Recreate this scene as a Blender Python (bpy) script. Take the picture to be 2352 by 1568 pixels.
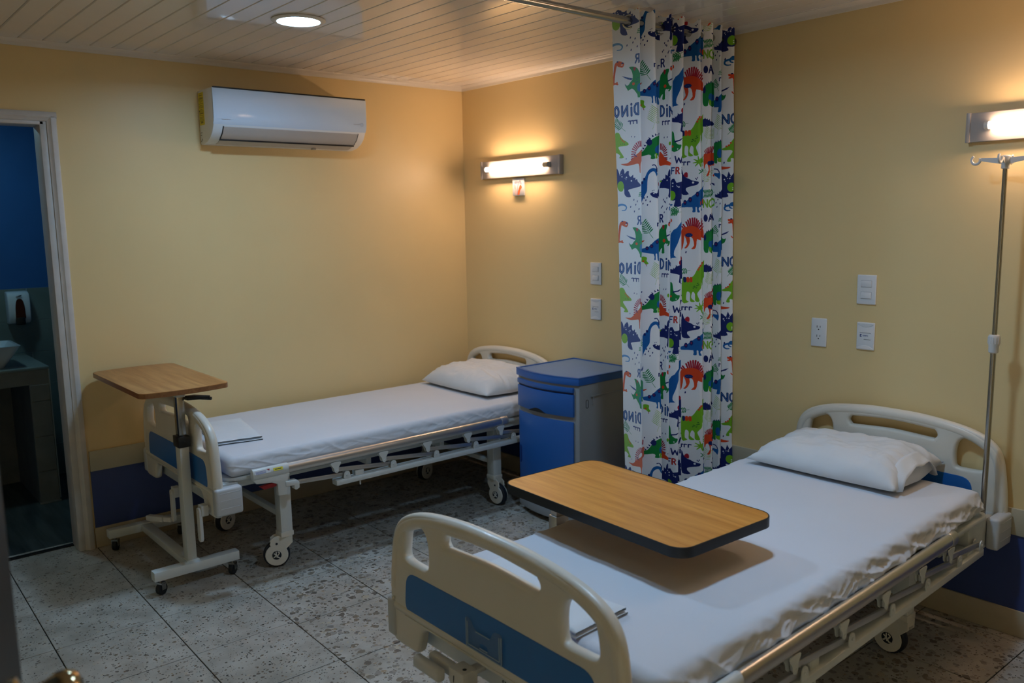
import bpy, bmesh, math, random
import numpy as np
from mathutils import Vector, Matrix, noise

random.seed(7)
PI = math.pi
scene = bpy.context.scene
COL = scene.collection
for o in list(bpy.data.objects):
    bpy.data.objects.remove(o)

# ------------------------------------------------------------------ camera
cam_d = bpy.data.cameras.new('camera')
cam = bpy.data.objects.new('camera', cam_d)
COL.objects.link(cam)
cam_d.sensor_fit = 'HORIZONTAL'
cam_d.sensor_width = 36.0
cam_d.lens = 1936.72 / 2352 * 36.0
_R = ((0.64832845, 0.76116999, -0.01704309), (-0.0980476, 0.10566908, 0.98955582), (-0.75502112, 0.63988615, -0.14313917))
CAM = Vector((4.51595, -3.43552, 1.61759))
cam.matrix_world = Matrix(((_R[0][0], _R[1][0], -_R[2][0], CAM.x), (_R[0][1], _R[1][1], -_R[2][1], CAM.y), (_R[0][2], _R[1][2], -_R[2][2], CAM.z), (0, 0, 0, 1)))
cam_d.clip_start = 0.05
cam_d.dof.use_dof = True
cam_d.dof.focus_distance = 3.3
cam_d.dof.aperture_fstop = 3.2
scene.camera = cam

# ------------------------------------------------------------------ world, view
world = bpy.data.worlds.new('world')
scene.world = world
world.use_nodes = True
world.node_tree.nodes['Background'].inputs[0].default_value = (0.02, 0.025, 0.03, 1)
world.node_tree.nodes['Background'].inputs[1].default_value = 1.0
scene.view_settings.view_transform = 'Standard'
scene.view_settings.look = 'None'
scene.view_settings.gamma = 1.0
scene.view_settings.use_curve_mapping = False
scene.view_settings.exposure = 1.2
LED_WATTS = 5.0        # light of each ceiling panel
LED_FACE = 9.0         # brightness of its milky face
TUBE_POWER = 27.0      # radiance of the fluorescent tubes
LED_COL = (0.45, 0.72, 1.04)
TUBE_COL = (1.0, 0.68, 0.46)
BATH_POWER = 19.0
HALL_POWER = 72.0
H = 2.472              # ceiling height


# ------------------------------------------------------------------ materials
def lin(c):
    return tuple(((v / 255.0) / 12.92 if v / 255.0 <= 0.04045 else ((v / 255.0 + 0.055) / 1.055) ** 2.4) for v in c) + (1.0,)


def mat(name, col, rough=0.5, metal=0.0, var=0.06, nscale=6.0, bump=0.0, bscale=60.0, spec=0.5, coat=0.0, trans=0.0, emit=None, estr=0.0, aniso=None, rvar=0.0):
    m = bpy.data.materials.new(name)
    m.use_nodes = True
    nt = m.node_tree
    p = nt.nodes['Principled BSDF']
    c = lin(col) if max(col) > 1.0 else tuple(col) + (1.0,)
    tc = nt.nodes.new('ShaderNodeTexCoord')
    n = nt.nodes.new('ShaderNodeTexNoise')
    n.inputs['Scale'].default_value = nscale
    n.inputs['Detail'].default_value = 4
    nt.links.new(tc.outputs['Object'], n.inputs['Vector'])
    r = nt.nodes.new('ShaderNodeValToRGB')
    r.color_ramp.elements[0].position = 0.3
    r.color_ramp.elements[1].position = 0.7
    r.color_ramp.elements[0].color = tuple(v * (1 - var) for v in c[:3]) + (1,)
    r.color_ramp.elements[1].color = tuple(min(1, v * (1 + var)) for v in c[:3]) + (1,)
    nt.links.new(n.outputs['Fac'], r.inputs['Fac'])
    nt.links.new(r.outputs['Color'], p.inputs['Base Color'])
    p.inputs['Roughness'].default_value = rough
    p.inputs['Metallic'].default_value = metal
    p.inputs['Specular IOR Level'].default_value = spec
    p.inputs['Coat Weight'].default_value = coat
    p.inputs['Transmission Weight'].default_value = trans
    if bump:
        n2 = nt.nodes.new('ShaderNodeTexNoise')
        n2.inputs['Scale'].default_value = bscale
        n2.inputs['Detail'].default_value = 3
        nt.links.new(tc.outputs['Object'], n2.inputs['Vector'])
        b = nt.nodes.new('ShaderNodeBump')
        b.inputs['Strength'].default_value = bump
        b.inputs['Distance'].default_value = 0.002
        nt.links.new(n2.outputs['Fac'], b.inputs['Height'])
        nt.links.new(b.outputs['Normal'], p.inputs['Normal'])
    if emit:
        p.inputs['Emission Color'].default_value = tuple(emit) + (1,)
        p.inputs['Emission Strength'].default_value = estr
    return m


M = {}
M['wall'] = mat('yellow_paint', (231, 205, 150), 0.42, var=0.025, nscale=2.0, bump=0.08, bscale=45)
M['beige'] = mat('beige_guard', (190, 182, 158), 0.4, var=0.04)
M['bluepaint'] = mat('blue_wainscot', (62, 78, 136), 0.38, var=0.05, bump=0.05)
M['basebeige'] = mat('beige_baseboard', (186, 172, 146), 0.4, var=0.05)
M['pvc'] = mat('white_pvc_plank', (228, 220, 210), 0.05, var=0.02, spec=0.6)
M['hallpaint'] = mat('corridor_paint', (226, 222, 212), 0.6, var=0.02)
M['hallfloor'] = mat('corridor_floor', (170, 166, 158), 0.5, var=0.05)
M['hallfill'] = mat('corridor_fill_panel', (245, 245, 245), 0.5, emit=(0.80, 0.92, 1.0), estr=HALL_POWER)  # glowing face of the added corridor light, out of view
M['dark'] = mat('dark_gap', (20, 18, 16), 0.8)
M['trimwhite'] = mat('white_trim', (222, 214, 202), 0.35, var=0.03)
M['frame'] = mat('door_frame_paint', (205, 200, 194), 0.42, var=0.06, nscale=14)
M['cream'] = mat('cream_plastic', (224, 219, 207), 0.36, var=0.02, coat=0.08)
M['offwhite'] = mat('offwhite_plastic', (214, 213, 210), 0.36, var=0.02)
M['bumper'] = mat('grey_bumper_plastic', (196, 199, 202), 0.4, var=0.02)
M['white_metal'] = mat('white_enamel_steel', (214, 218, 216), 0.32, var=0.03)
M['blue_board'] = mat('blue_board_panel', (34, 110, 188), 0.36, var=0.04)
M['alu'] = mat('brushed_aluminium', (214, 211, 206), 0.36, metal=1.0, var=0.05, bump=0.03)
M['alu_dull'] = mat('dull_aluminium', (204, 204, 202), 0.42, metal=1.0, var=0.06)
M['steel'] = mat('stainless_steel', (170, 168, 164), 0.22, metal=1.0, var=0.05)
M['chrome'] = mat('chrome', (205, 205, 205), 0.1, metal=1.0, var=0.02)
M['brass'] = mat('brassy_knob', (180, 158, 120), 0.13, metal=1.0, var=0.04)
M['rubber'] = mat('black_rubber', (22, 24, 28), 0.6)
M['navy_tyre'] = mat('dark_navy_tyre', (26, 32, 44), 0.55)
M['black'] = mat('black_plastic', (18, 18, 18), 0.4)
M['red'] = mat('red_plastic', (150, 26, 26), 0.4)
M['sheet'] = mat('white_cotton_sheet', (214, 216, 222), 0.85, var=0.015, nscale=3, bump=0.18, bscale=320, spec=0.2)
M['sheet2'] = mat('white_cotton_pillowcase', (222, 223, 224), 0.85, var=0.015, nscale=3, bump=0.15, bscale=300, spec=0.2)
M['towel'] = mat('white_folded_cloth', (220, 224, 228), 0.9, var=0.02, bump=0.3, bscale=260, spec=0.15)
M['cab_blue'] = mat('blue_cabinet_plastic', (34, 96, 172), 0.36, var=0.03)
M['cab_top'] = mat('blue_cabinet_top', (108, 142, 188), 0.32, var=0.03)
M['cab_grey'] = mat('grey_cabinet_plastic', (150, 152, 154), 0.42, var=0.03, bump=0.1, bscale=400)
M['ac_white'] = mat('white_ac_plastic', (228, 230, 232), 0.3, var=0.01)
M['ac_front'] = mat('glossy_ac_front', (212, 226, 242), 0.09, var=0.01)
M['ac_grey'] = mat('grey_louver', (186, 180, 174), 0.4, var=0.02)
M['yellow'] = mat('yellow_label', (222, 204, 30), 0.5, var=0.03)
M['plate'] = mat('white_wall_plate', (226, 228, 230), 0.32, var=0.01)
M['ink'] = mat('dark_print', (34, 34, 40), 0.6)
M['inkpale'] = mat('pale_print', (186, 194, 206), 0.5)
M['inkgrey'] = mat('grey_print', (168, 172, 178), 0.5)
M['inkblue'] = mat('blue_print', (40, 64, 140), 0.6)
M['lamp_plate'] = mat('lamp_base_enamel', (172, 165, 160), 0.4, var=0.02)
M['tube2'] = mat('fluorescent_tube_dim', (250, 240, 230), 0.5, emit=TUBE_COL, estr=TUBE_POWER * 0.78)  # weaker than the tube of the corner lamp
M['paper'] = mat('white_label_paper', (206, 206, 208), 0.6, var=0.01)
M['bathtile'] = mat('grey_bath_tile', (112, 126, 122), 0.35, var=0.12, nscale=5, bump=0.1)
M['grout'] = mat('pale_grout', (176, 186, 182), 0.7)
M['bathblue'] = mat('deep_blue_paint', (40, 98, 160), 0.5, var=0.04)
M['porcelain'] = mat('white_porcelain', (214, 222, 226), 0.15, var=0.01, coat=0.3)
M['counter'] = mat('grey_counter_tile', (136, 148, 144), 0.28, var=0.08)
M['vanity'] = mat('grey_vanity_tile', (128, 128, 120), 0.5, var=0.12, nscale=8)
M['door_dark'] = mat('dark_door_wood', (24, 23, 21), 0.5, var=0.15, nscale=12)
M['soap'] = mat('amber_soap_window', (70, 20, 14), 0.15, var=0.2, nscale=9)
M['ptex_red'] = mat('orange_print', (216, 96, 44), 0.6)
M['ptex_pink'] = mat('pink_print', (226, 176, 172), 0.6)
M['ptex_grey'] = mat('grey_sketch_print', (160, 162, 172), 0.6)
M['led'] = mat('led_diffuser', (240, 245, 250), 0.5, emit=LED_COL, estr=LED_FACE)
M['tube'] = mat('fluorescent_tube', (250, 240, 230), 0.5, emit=TUBE_COL, estr=TUBE_POWER)
M['bathled'] = mat('bath_led', (240, 245, 250), 0.5, emit=(0.45, 0.85, 1.0), estr=BATH_POWER)
M['clear'] = mat('clear_acrylic', (150, 176, 200), 0.12, var=0.0)
_nt = M['clear'].node_tree
_mx = _nt.nodes.new('ShaderNodeMixShader')
_tr = _nt.nodes.new('ShaderNodeBsdfTransparent')
_mx.inputs[0].default_value = 0.13
_nt.links.new(_tr.outputs[0], _mx.inputs[1])
_nt.links.new(_nt.nodes['Principled BSDF'].outputs[0], _mx.inputs[2])
_nt.links.new(_mx.outputs[0], _nt.nodes['Material Output'].inputs[0])
M['clear_edge'] = mat('acrylic_edge', (170, 190, 205), 0.15, var=0.0)


def wood(name, c1, c2, edge_scale, rot=0.0):
    m = bpy.data.materials.new(name)
    m.use_nodes = True
    nt = m.node_tree
    p = nt.nodes['Principled BSDF']
    tc = nt.nodes.new('ShaderNodeTexCoord')
    mp = nt.nodes.new('ShaderNodeMapping')
    mp.inputs['Scale'].default_value = (2.2, 26.0, 26.0)
    mp.inputs['Rotation'].default_value = (0, 0, rot)
    nt.links.new(tc.outputs['Object'], mp.inputs['Vector'])
    n = nt.nodes.new('ShaderNodeTexNoise')
    n.inputs['Scale'].default_value = edge_scale
    n.inputs['Detail'].default_value = 8
    n.inputs['Roughness'].default_value = 0.62
    n.inputs['Distortion'].default_value = 0.6
    nt.links.new(mp.outputs['Vector'], n.inputs['Vector'])
    r = nt.nodes.new('ShaderNodeValToRGB')
    r.color_ramp.elements[0].position = 0.34
    r.color_ramp.elements[1].position = 0.66
    r.color_ramp.elements[0].color = lin(c1)
    r.color_ramp.elements[1].color = lin(c2)
    nt.links.new(n.outputs['Fac'], r.inputs['Fac'])
    nt.links.new(r.outputs['Color'], p.inputs['Base Color'])
    p.inputs['Roughness'].default_value = 0.36
    return m


M['beech'] = wood('beech_laminate', (168, 112, 58), (200, 146, 86), 1.1)
M['beech_edge'] = wood('beech_edge', (128, 82, 46), (158, 106, 62), 1.4)
M['oak'] = wood('orange_oak_laminate', (196, 124, 46), (222, 152, 70), 1.2, rot=0.04)
M['bathfloor'] = wood('dark_bath_plank', (44, 52, 54), (86, 94, 92), 0.8, rot=PI / 2)


def terrazzo(name, big):
    m = bpy.data.materials.new(name)
    m.use_nodes = True
    nt = m.node_tree
    p = nt.nodes['Principled BSDF']
    g = nt.nodes.new('ShaderNodeNewGeometry')
    L = nt.links.new
    base = nt.nodes.new('ShaderNodeTexNoise')
    base.inputs['Scale'].default_value = 9
    base.inputs['Detail'].default_value = 6
    L(g.outputs['Position'], base.inputs['Vector'])
    br = nt.nodes.new('ShaderNodeValToRGB')
    br.color_ramp.elements[0].position = 0.3
    br.color_ramp.elements[1].position = 0.72
    br.color_ramp.elements[0].color = lin((166, 160, 150))
    br.color_ramp.elements[1].color = lin((200, 196, 187))
    L(base.outputs['Fac'], br.inputs['Fac'])
    prev = br.outputs['Color']

    def chips(prev, scale, thr, cols, keep):
        v = nt.nodes.new('ShaderNodeTexVoronoi')
        v.inputs['Scale'].default_value = scale
        v.inputs['Randomness'].default_value = 1.0
        dn = nt.nodes.new('ShaderNodeTexNoise')
        dn.inputs['Scale'].default_value = scale * 0.8
        dn.inputs['Detail'].default_value = 2
        L(g.outputs['Position'], dn.inputs['Vector'])
        mx = nt.nodes.new('ShaderNodeVectorMath')
        mx.operation = 'MULTIPLY_ADD'
        L(dn.outputs['Color'], mx.inputs[0])
        mx.inputs[1].default_value = (0.8 / scale,) * 3
        L(g.outputs['Position'], mx.inputs[2])
        L(mx.outputs['Vector'], v.inputs['Vector'])
        sep = nt.nodes.new('ShaderNodeSeparateColor')
        L(v.outputs['Color'], sep.inputs['Color'])
        # size varies from chip to chip
        th = nt.nodes.new('ShaderNodeMath')
        th.operation = 'MULTIPLY'
        L(sep.outputs['Red'], th.inputs[0])
        th.inputs[1].default_value = thr
        lt = nt.nodes.new('ShaderNodeMath')
        lt.operation = 'LESS_THAN'
        L(v.outputs['Distance'], lt.inputs[0])
        L(th.outputs[0], lt.inputs[1])
        k = nt.nodes.new('ShaderNodeMath')
        k.operation = 'LESS_THAN'
        L(sep.outputs['Green'], k.inputs[0])
        k.inputs[1].default_value = keep
        mm = nt.nodes.new('ShaderNodeMath')
        mm.operation = 'MULTIPLY'
        L(lt.outputs[0], mm.inputs[0])
        L(k.outputs[0], mm.inputs[1])
        cr = nt.nodes.new('ShaderNodeValToRGB')
        cr.color_ramp.interpolation = 'CONSTANT'
        cr.color_ramp.elements[0].color = lin(cols[0])
        cr.color_ramp.elements[1].position = 0.999
        cr.color_ramp.elements[1].color = lin(cols[-1])
        for i in range(1, len(cols)):
            e = cr.color_ramp.elements.new(i / len(cols))
            e.color = lin(cols[i])
        L(sep.outputs['Blue'], cr.inputs['Fac'])
        mix = nt.nodes.new('ShaderNodeMix')
        mix.data_type = 'RGBA'
        L(mm.outputs[0], mix.inputs['Factor'])
        L(prev, mix.inputs['A'])
        L(cr.outputs['Color'], mix.inputs['B'])
        return mix.outputs['Result']
    cols = [(146, 138, 126), (186, 180, 168), (136, 124, 108), (158, 150, 140), (116, 106, 96), (190, 180, 160), (140, 134, 128), (172, 150, 122)]
    dark = [(74, 70, 66), (112, 104, 94), (124, 104, 84), (96, 94, 92), (132, 124, 114)]
    if big:
        prev = chips(prev, 34, 0.62, cols, 0.8)
        prev = chips(prev, 62, 0.6, cols, 0.7)
        prev = chips(prev, 110, 0.45, dark, 0.3)
    else:
        prev = chips(prev, 60, 0.5, cols, 0.5)
        prev = chips(prev, 95, 0.5, dark, 0.27)
        prev = chips(prev, 140, 0.4, dark, 0.3)
    # old dirt in broad blotches
    d = nt.nodes.new('ShaderNodeTexNoise')
    d.inputs['Scale'].default_value = 2.6
    d.inputs['Detail'].default_value = 5
    L(g.outputs['Position'], d.inputs['Vector'])
    dr = nt.nodes.new('ShaderNodeValToRGB')
    dr.color_ramp.elements[0].position = 0.36
    dr.color_ramp.elements[1].position = 0.62
    dr.color_ramp.elements[0].color = (0.84, 0.82, 0.79, 1)
    dr.color_ramp.elements[1].color = (1, 1, 1, 1)
    L(d.outputs['Fac'], dr.inputs['Fac'])
    mu = nt.nodes.new('ShaderNodeMix')
    mu.data_type = 'RGBA'
    mu.blend_type = 'MULTIPLY'
    mu.inputs['Factor'].default_value = 1
    L(prev, mu.inputs['A'])
    L(dr.outputs['Color'], mu.inputs['B'])
    L(mu.outputs['Result'], p.inputs['Base Color'])
    p.inputs['Roughness'].default_value = 0.42
    return m


M['terrazzo'] = terrazzo('fine_terrazzo', False)
M['terrazzo_big'] = terrazzo('coarse_terrazzo', True)


# ------------------------------------------------------------------ mesh helpers
class MB:
    def __init__(self):
        self.v, self.f = [], []

    def add(self, vs, fs):
        b = len(self.v)
        self.v += [tuple(p) for p in vs]
        self.f += [tuple(i + b for i in f) for f in fs]
        return self

    def box(self, x0, x1, y0, y1, z0, z1, rot=None, org=None):
        vs = [Vector((x, y, z)) for x in (x0, x1) for y in (y0, y1) for z in (z0, z1)]
        if rot is not None:
            o = Vector(org) if org else Vector(((x0 + x1) / 2, (y0 + y1) / 2, (z0 + z1) / 2))
            vs = [rot @ (p - o) + o for p in vs]
        return self.add(vs, [(0, 1, 3, 2), (4, 6, 7, 5), (0, 4, 5, 1), (2, 3, 7, 6), (0, 2, 6, 4), (1, 5, 7, 3)])

    def prism(self, pts, axis, a, b):
        """a polygon (2-D points) pushed along an axis from a to b; for axis x the points are (y,z), y: (x,z), z: (x,y)"""
        n = len(pts)

        def P(p, t):
            return {'x': (t, p[0], p[1]), 'y': (p[0], t, p[1]), 'z': (p[0], p[1], t)}[axis]
        vs = [P(p, a) for p in pts] + [P(p, b) for p in pts]
        fs = [tuple(range(n)), tuple(range(2 * n - 1, n - 1, -1))] + [(i, i + n, (i + 1) % n + n, (i + 1) % n) for i in range(n)]
        return self.add(vs, fs)

    def bar(self, p, q, w, h, up=(0, 0, 1)):
        """rectangular bar from p to q"""
        p, q = Vector(p), Vector(q)
        d = (q - p).normalized()
        u = Vector(up)
        s = d.cross(u).normalized()
        u = s.cross(d).normalized()
        vs = [c + s * a * w / 2 + u * b * h / 2 for c in (p, q) for a, b in ((-1, -1), (1, -1), (1, 1), (-1, 1))]
        return self.add(vs, [(3, 2, 1, 0), (4, 5, 6, 7), (0, 1, 5, 4), (1, 2, 6, 5), (2, 3, 7, 6), (3, 0, 4, 7)])

    def tube(self, path, r, n=12, sy=1.0, cap=True, closed=False):
        path = [Vector(p) for p in path]
        rs = r if isinstance(r, (list, tuple)) else [r] * len(path)
        m = len(path)
        base = len(self.v)
        prev = None
        for i, p in enumerate(path):
            if closed:
                d = path[(i + 1) % m] - path[i - 1]
            else:
                d = path[min(i + 1, m - 1)] - path[max(i - 1, 0)]
            d.normalize()
            if prev is None:
                up = Vector((0, 0, 1)) if abs(d.z) < 0.9 else Vector((1, 0, 0))
                s = d.cross(up).normalized()
            else:
                s = (prev - d * prev.dot(d)).normalized()
            prev = s
            u = s.cross(d)
            for k in range(n):
                a = 2 * PI * k / n
                self.v.append(tuple(p + s * math.cos(a) * rs[i] + u * math.sin(a) * rs[i] * sy))
        for i in range(m if closed else m - 1):
            for k in range(n):
                a, b = base + i * n, base + ((i + 1) % m) * n
                self.f.append((a + k, b + k, b + (k + 1) % n, a + (k + 1) % n))
        if cap and not closed:
            self.f.append(tuple(base + k for k in range(n)))
            self.f.append(tuple(base + (m - 1) * n + k for k in reversed(range(n))))
        return self

    def cyl(self, p, q, r, n=20, r2=None):
        return self.tube([p, q], [r, r if r2 is None else r2], n)

    def lathe(self, prof, n=24, axis='z', org=(0, 0, 0)):
        """profile of (radius, height) turned about an axis"""
        base = len(self.v)
        o = Vector(org)
        for r, h in prof:
            for k in range(n):
                a = 2 * PI * k / n
                c, s = r * math.cos(a), r * math.sin(a)
                p = {'z': (c, s, h), 'x': (h, c, s), 'y': (s, h, c)}[axis]
                self.v.append(tuple(o + Vector(p)))
        for i in range(len(prof) - 1):
            for k in range(n):
                a, b = base + i * n, base + (i + 1) * n
                self.f.append((a + k, a + (k + 1) % n, b + (k + 1) % n, b + k))
        self.f.append(tuple(base + k for k in reversed(range(n))))
        self.f.append(tuple(base + (len(prof) - 1) * n + k for k in range(n)))
        return self

    def xf(self, mtx):
        self.v = [tuple(mtx @ Vector(p)) for p in self.v]
        return self


def finish(me, m, smooth=True, angle=35):
    if m:
        me.materials.append(m)
    if smooth:
        me.polygons.foreach_set('use_smooth', [True] * len(me.polygons))
        me.set_sharp_from_angle(angle=math.radians(angle))


def obj(name, mb, m, parent=None, bevel=0.0, seg=2, loc=None, smooth=True, angle=35):
    me = bpy.data.meshes.new(name)
    me.from_pydata(mb.v, [], mb.f)
    bm = bmesh.new()
    bm.from_mesh(me)
    bmesh.ops.recalc_face_normals(bm, faces=bm.faces)
    if bevel:
        es = [e for e in bm.edges if len(e.link_faces) == 2 and e.calc_face_angle(0) > math.radians(30)]
        bmesh.ops.bevel(bm, geom=es, offset=bevel, segments=seg, affect='EDGES', clamp_overlap=True, profile=0.5)
    bm.to_mesh(me)
    bm.free()
    finish(me, m, smooth, angle)
    o = bpy.data.objects.new(name, me)
    COL.objects.link(o)
    if parent is not None:
        o.parent = parent
    if loc:
        o.location = loc
    return o


def grid_obj(name, P, m, parent=None, closed_u=False, solid=0.0, uv=None):
    """P[i][j] -> a smooth sheet"""
    ni, nj = len(P), len(P[0])
    vs = [tuple(p) for r in P for p in r]
    fs = []
    for i in range(ni - 1):
        for j in range(nj if closed_u else nj - 1):
            fs.append((i * nj + j, i * nj + (j + 1) % nj, (i + 1) * nj + (j + 1) % nj, (i + 1) * nj + j))
    me = bpy.data.meshes.new(name)
    me.from_pydata(vs, [], fs)
    if uv is not None:
        lay = me.uv_layers.new(name='print')
        flat = [c for r in uv for c in r]
        for l in me.loops:
            lay.data[l.index].uv = flat[l.vertex_index]
    me.polygons.foreach_set('use_smooth', [True] * len(me.polygons))
    me.materials.append(m)
    o = bpy.data.objects.new(name, me)
    COL.objects.link(o)
    if parent is not None:
        o.parent = parent
    if solid:
        md = o.modifiers.new('thickness', 'SOLIDIFY')
        md.thickness = solid
        md.offset = 0
    return o


def thing(name, label, cat, loc=(0, 0, 0), group=None, rz=0.0):
    o = bpy.data.objects.new(name, None)
    o.empty_display_size = 0.1
    COL.objects.link(o)
    o.location = loc
    o.rotation_euler = (0, 0, rz)
    tag(o, label, cat, group)
    return o


def tag(o, label, cat, group=None):
    o['label'] = label
    o['category'] = cat
    if group:
        o['group'] = group
    return o


def struct(o):
    o['kind'] = 'structure'
    return o


def smooth_loop(pts, k=4, closed=True):
    """Catmull-Rom through the points"""
    n = len(pts)
    out = []
    rng = n if closed else n - 1
    for i in range(rng):
        p0, p1, p2, p3 = [np.array(pts[j % n] if closed else pts[min(max(j, 0), n - 1)], float) for j in (i - 1, i, i + 1, i + 2)]
        for s in range(k):
            t = s / k
            out.append(0.5 * ((2 * p1) + (-p0 + p2) * t + (2 * p0 - 5 * p1 + 4 * p2 - p3) * t * t + (-p0 + 3 * p1 - 3 * p2 + p3) * t ** 3))
    if not closed:
        out.append(np.array(pts[-1], float))
    return [tuple(p) for p in out]


def round_poly(pts, r, n=6):
    out = []
    m = len(pts)
    for i in range(m):
        a, b, c = [Vector(pts[j % m]) for j in (i - 1, i, i + 1)]
        d1, d2 = (a - b), (c - b)
        k = min(r, d1.length * 0.45, d2.length * 0.45)
        p, q = b + d1.normalized() * k, b + d2.normalized() * k
        for s in range(n + 1):
            t = s / n
            out.append(tuple(p * (1 - t) ** 2 + b * 2 * t * (1 - t) + q * t * t))
    return out


def rounded(w, h, r, n=5, cx=0, cy=0):
    out = []
    for sx, sy, a0 in ((1, 1, 0), (-1, 1, 90), (-1, -1, 180), (1, -1, 270)):
        for k in range(n + 1):
            a = math.radians(a0 + 90 * k / n)
            out.append((cx + sx * (w / 2 - r) + r * math.cos(a), cy + sy * (h / 2 - r) + r * math.sin(a)))
    return out


def plate_mesh(loops, depth, bev, plane='xz', seg=3):
    """outline with holes -> solid plate with rounded edges, centred on its own plane"""
    cu = bpy.data.curves.new('outline', 'CURVE')
    cu.dimensions = '2D'
    cu.fill_mode = 'BOTH'
    cu.bevel_depth = bev
    cu.bevel_resolution = seg
    cu.extrude = max(0.0005, depth / 2 - bev)
    cu.offset = -bev
    for lp in loops:
        s = cu.splines.new('POLY')
        s.points.add(len(lp) - 1)
        for p, q in zip(s.points, lp):
            p.co = (q[0], q[1], 0, 1)
        s.use_cyclic_u = True
    o = bpy.data.objects.new('outline', cu)
    COL.objects.link(o)
    dg = bpy.context.evaluated_depsgraph_get()
    me = bpy.data.meshes.new_from_object(o.evaluated_get(dg))
    bpy.data.objects.remove(o)
    bpy.data.curves.remove(cu)
    vs = [tuple(v.co) for v in me.vertices]
    fs = [tuple(p.vertices) for p in me.polygons]
    bpy.data.meshes.remove(me)
    if plane == 'xz':
        vs = [(x, -z, y) for x, y, z in vs]
    elif plane == 'yz':
        vs = [(z, x, y) for x, y, z in vs]
    mb = MB()
    mb.v, mb.f = vs, fs
    return mb


def weld(o, d=1e-4):
    bm = bmesh.new()
    bm.from_mesh(o.data)
    bmesh.ops.remove_doubles(bm, verts=bm.verts, dist=d)
    bmesh.ops.recalc_face_normals(bm, faces=bm.faces)
    bm.to_mesh(o.data)
    bm.free()


def text_mesh(body, size, name, m, parent, mtx, extrude=0.0004):
    cu = bpy.data.curves.new(name, 'FONT')
    cu.body = body
    cu.size = size
    cu.extrude = extrude
    cu.align_x = 'CENTER'
    cu.align_y = 'CENTER'
    cu.resolution_u = 2
    o = bpy.data.objects.new(name, cu)
    COL.objects.link(o)
    dg = bpy.context.evaluated_depsgraph_get()
    me = bpy.data.meshes.new_from_object(o.evaluated_get(dg))
    bpy.data.objects.remove(o)
    bpy.data.curves.remove(cu)
    me.transform(mtx)
    me.name = name
    me.materials.clear()
    me.materials.append(m)
    t = bpy.data.objects.new(name, me)
    COL.objects.link(t)
    t.parent = parent
    return t


def facing(n, up=(0, 0, 1), at=(0, 0, 0)):
    """matrix that lays an x-y drawing onto a plane whose normal is n"""
    n = Vector(n).normalized()
    u = Vector(up)
    x = u.cross(n).normalized()
    y = n.cross(x)
    mt = Matrix((x, y, n)).transposed().to_4x4()
    mt.translation = Vector(at)
    return mt


# ================================================================== room shell
XR, YF = 5.5, -3.56
EX0, EX1, EZ = 3.97, 4.87, 2.07      # entrance the photograph is taken from
# head wall (lamps), AC wall with the bathroom doorway, and the two unseen walls
struct(obj('wall_right', MB().box(-0.12, XR + 0.12, 0, 0.12, -0.05, H + 0.1), M['wall']))
DY0, DY1, DZ = -3.29, -2.47, 2.112
wl = MB().box(-0.12, 0, DY1, 0, -0.05, H + 0.1).box(-0.12, 0, YF, DY0, -0.05, H + 0.1).box(-0.12, 0, DY0, DY1, DZ, H + 0.1)
struct(obj('wall_left', wl, M['wall']))
struct(obj('wall_front', MB().box(-0.12, EX0, YF - 0.12, YF, -0.05, H + 0.1).box(EX1, XR + 0.12, YF - 0.12, YF, -0.05, H + 0.1).box(EX0, EX1, YF - 0.12, YF, EZ, H + 0.1), M['wall']))
# corridor outside the entrance
HY = YF - 1.75
hall = MB().box(2.4, 6.4, HY - 0.1, HY, -0.05, 2.5).box(2.3, 2.4, HY, YF - 0.12, -0.05, 2.5).box(6.4, 6.5, HY, YF - 0.12, -0.05, 2.5)
struct(obj('wall_corridor', hall, M['hallpaint']))
struct(obj('floor', MB().box(2.4, 6.4, HY, YF, -0.06, -0.003), M['hallfloor']))
struct(obj('ceiling', MB().box(2.4, 6.4, HY, YF - 0.12, 2.45, 2.52), M['trimwhite']))
struct(obj('wall_back', MB().box(XR, XR + 0.12, YF, 0, -0.05, H + 0.1), M['wall']))

# floor: slab and terrazzo tiles 40 cm wide
floor = struct(obj('floor', MB().box(-0.12, XR, YF, 0, -0.06, -0.0045), M['dark']))
S, GA = 0.40, -0.0152
cg, sg = math.cos(GA), math.sin(GA)
YA, XB, XM = -2.4024, 0.6641, 1.0943
tile_me = {}
for key in ('terrazzo', 'terrazzo_big'):
    t = MB().box(0.0021, S - 0.0021, 0.0021, S - 0.0021, -0.012, 0.0)
    o = obj('tile', t, M[key], floor, bevel=0.0009, seg=1)
    tile_me[key] = o.data
    bpy.data.objects.remove(o)
rt = random.Random(3)
for j in range(-5, 7):
    y = YA + j * S
    right = j >= 1
    x0 = XM if right else XB
    for i in range(-4, 13):
        x = x0 + i * S
        wx, wy = cg * x - sg * y, sg * x + cg * y
        if wx > XR or wx < -S + 0.0 or wy > 0.02 or wy < YF - S:
            continue
        o = bpy.data.objects.new('tile', tile_me['terrazzo_big' if right else 'terrazzo'])
        COL.objects.link(o)
        o.parent = floor
        o.location = (wx, wy, rt.uniform(-0.0007, 0.0))
        o.rotation_euler = (0, 0, GA)

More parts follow.
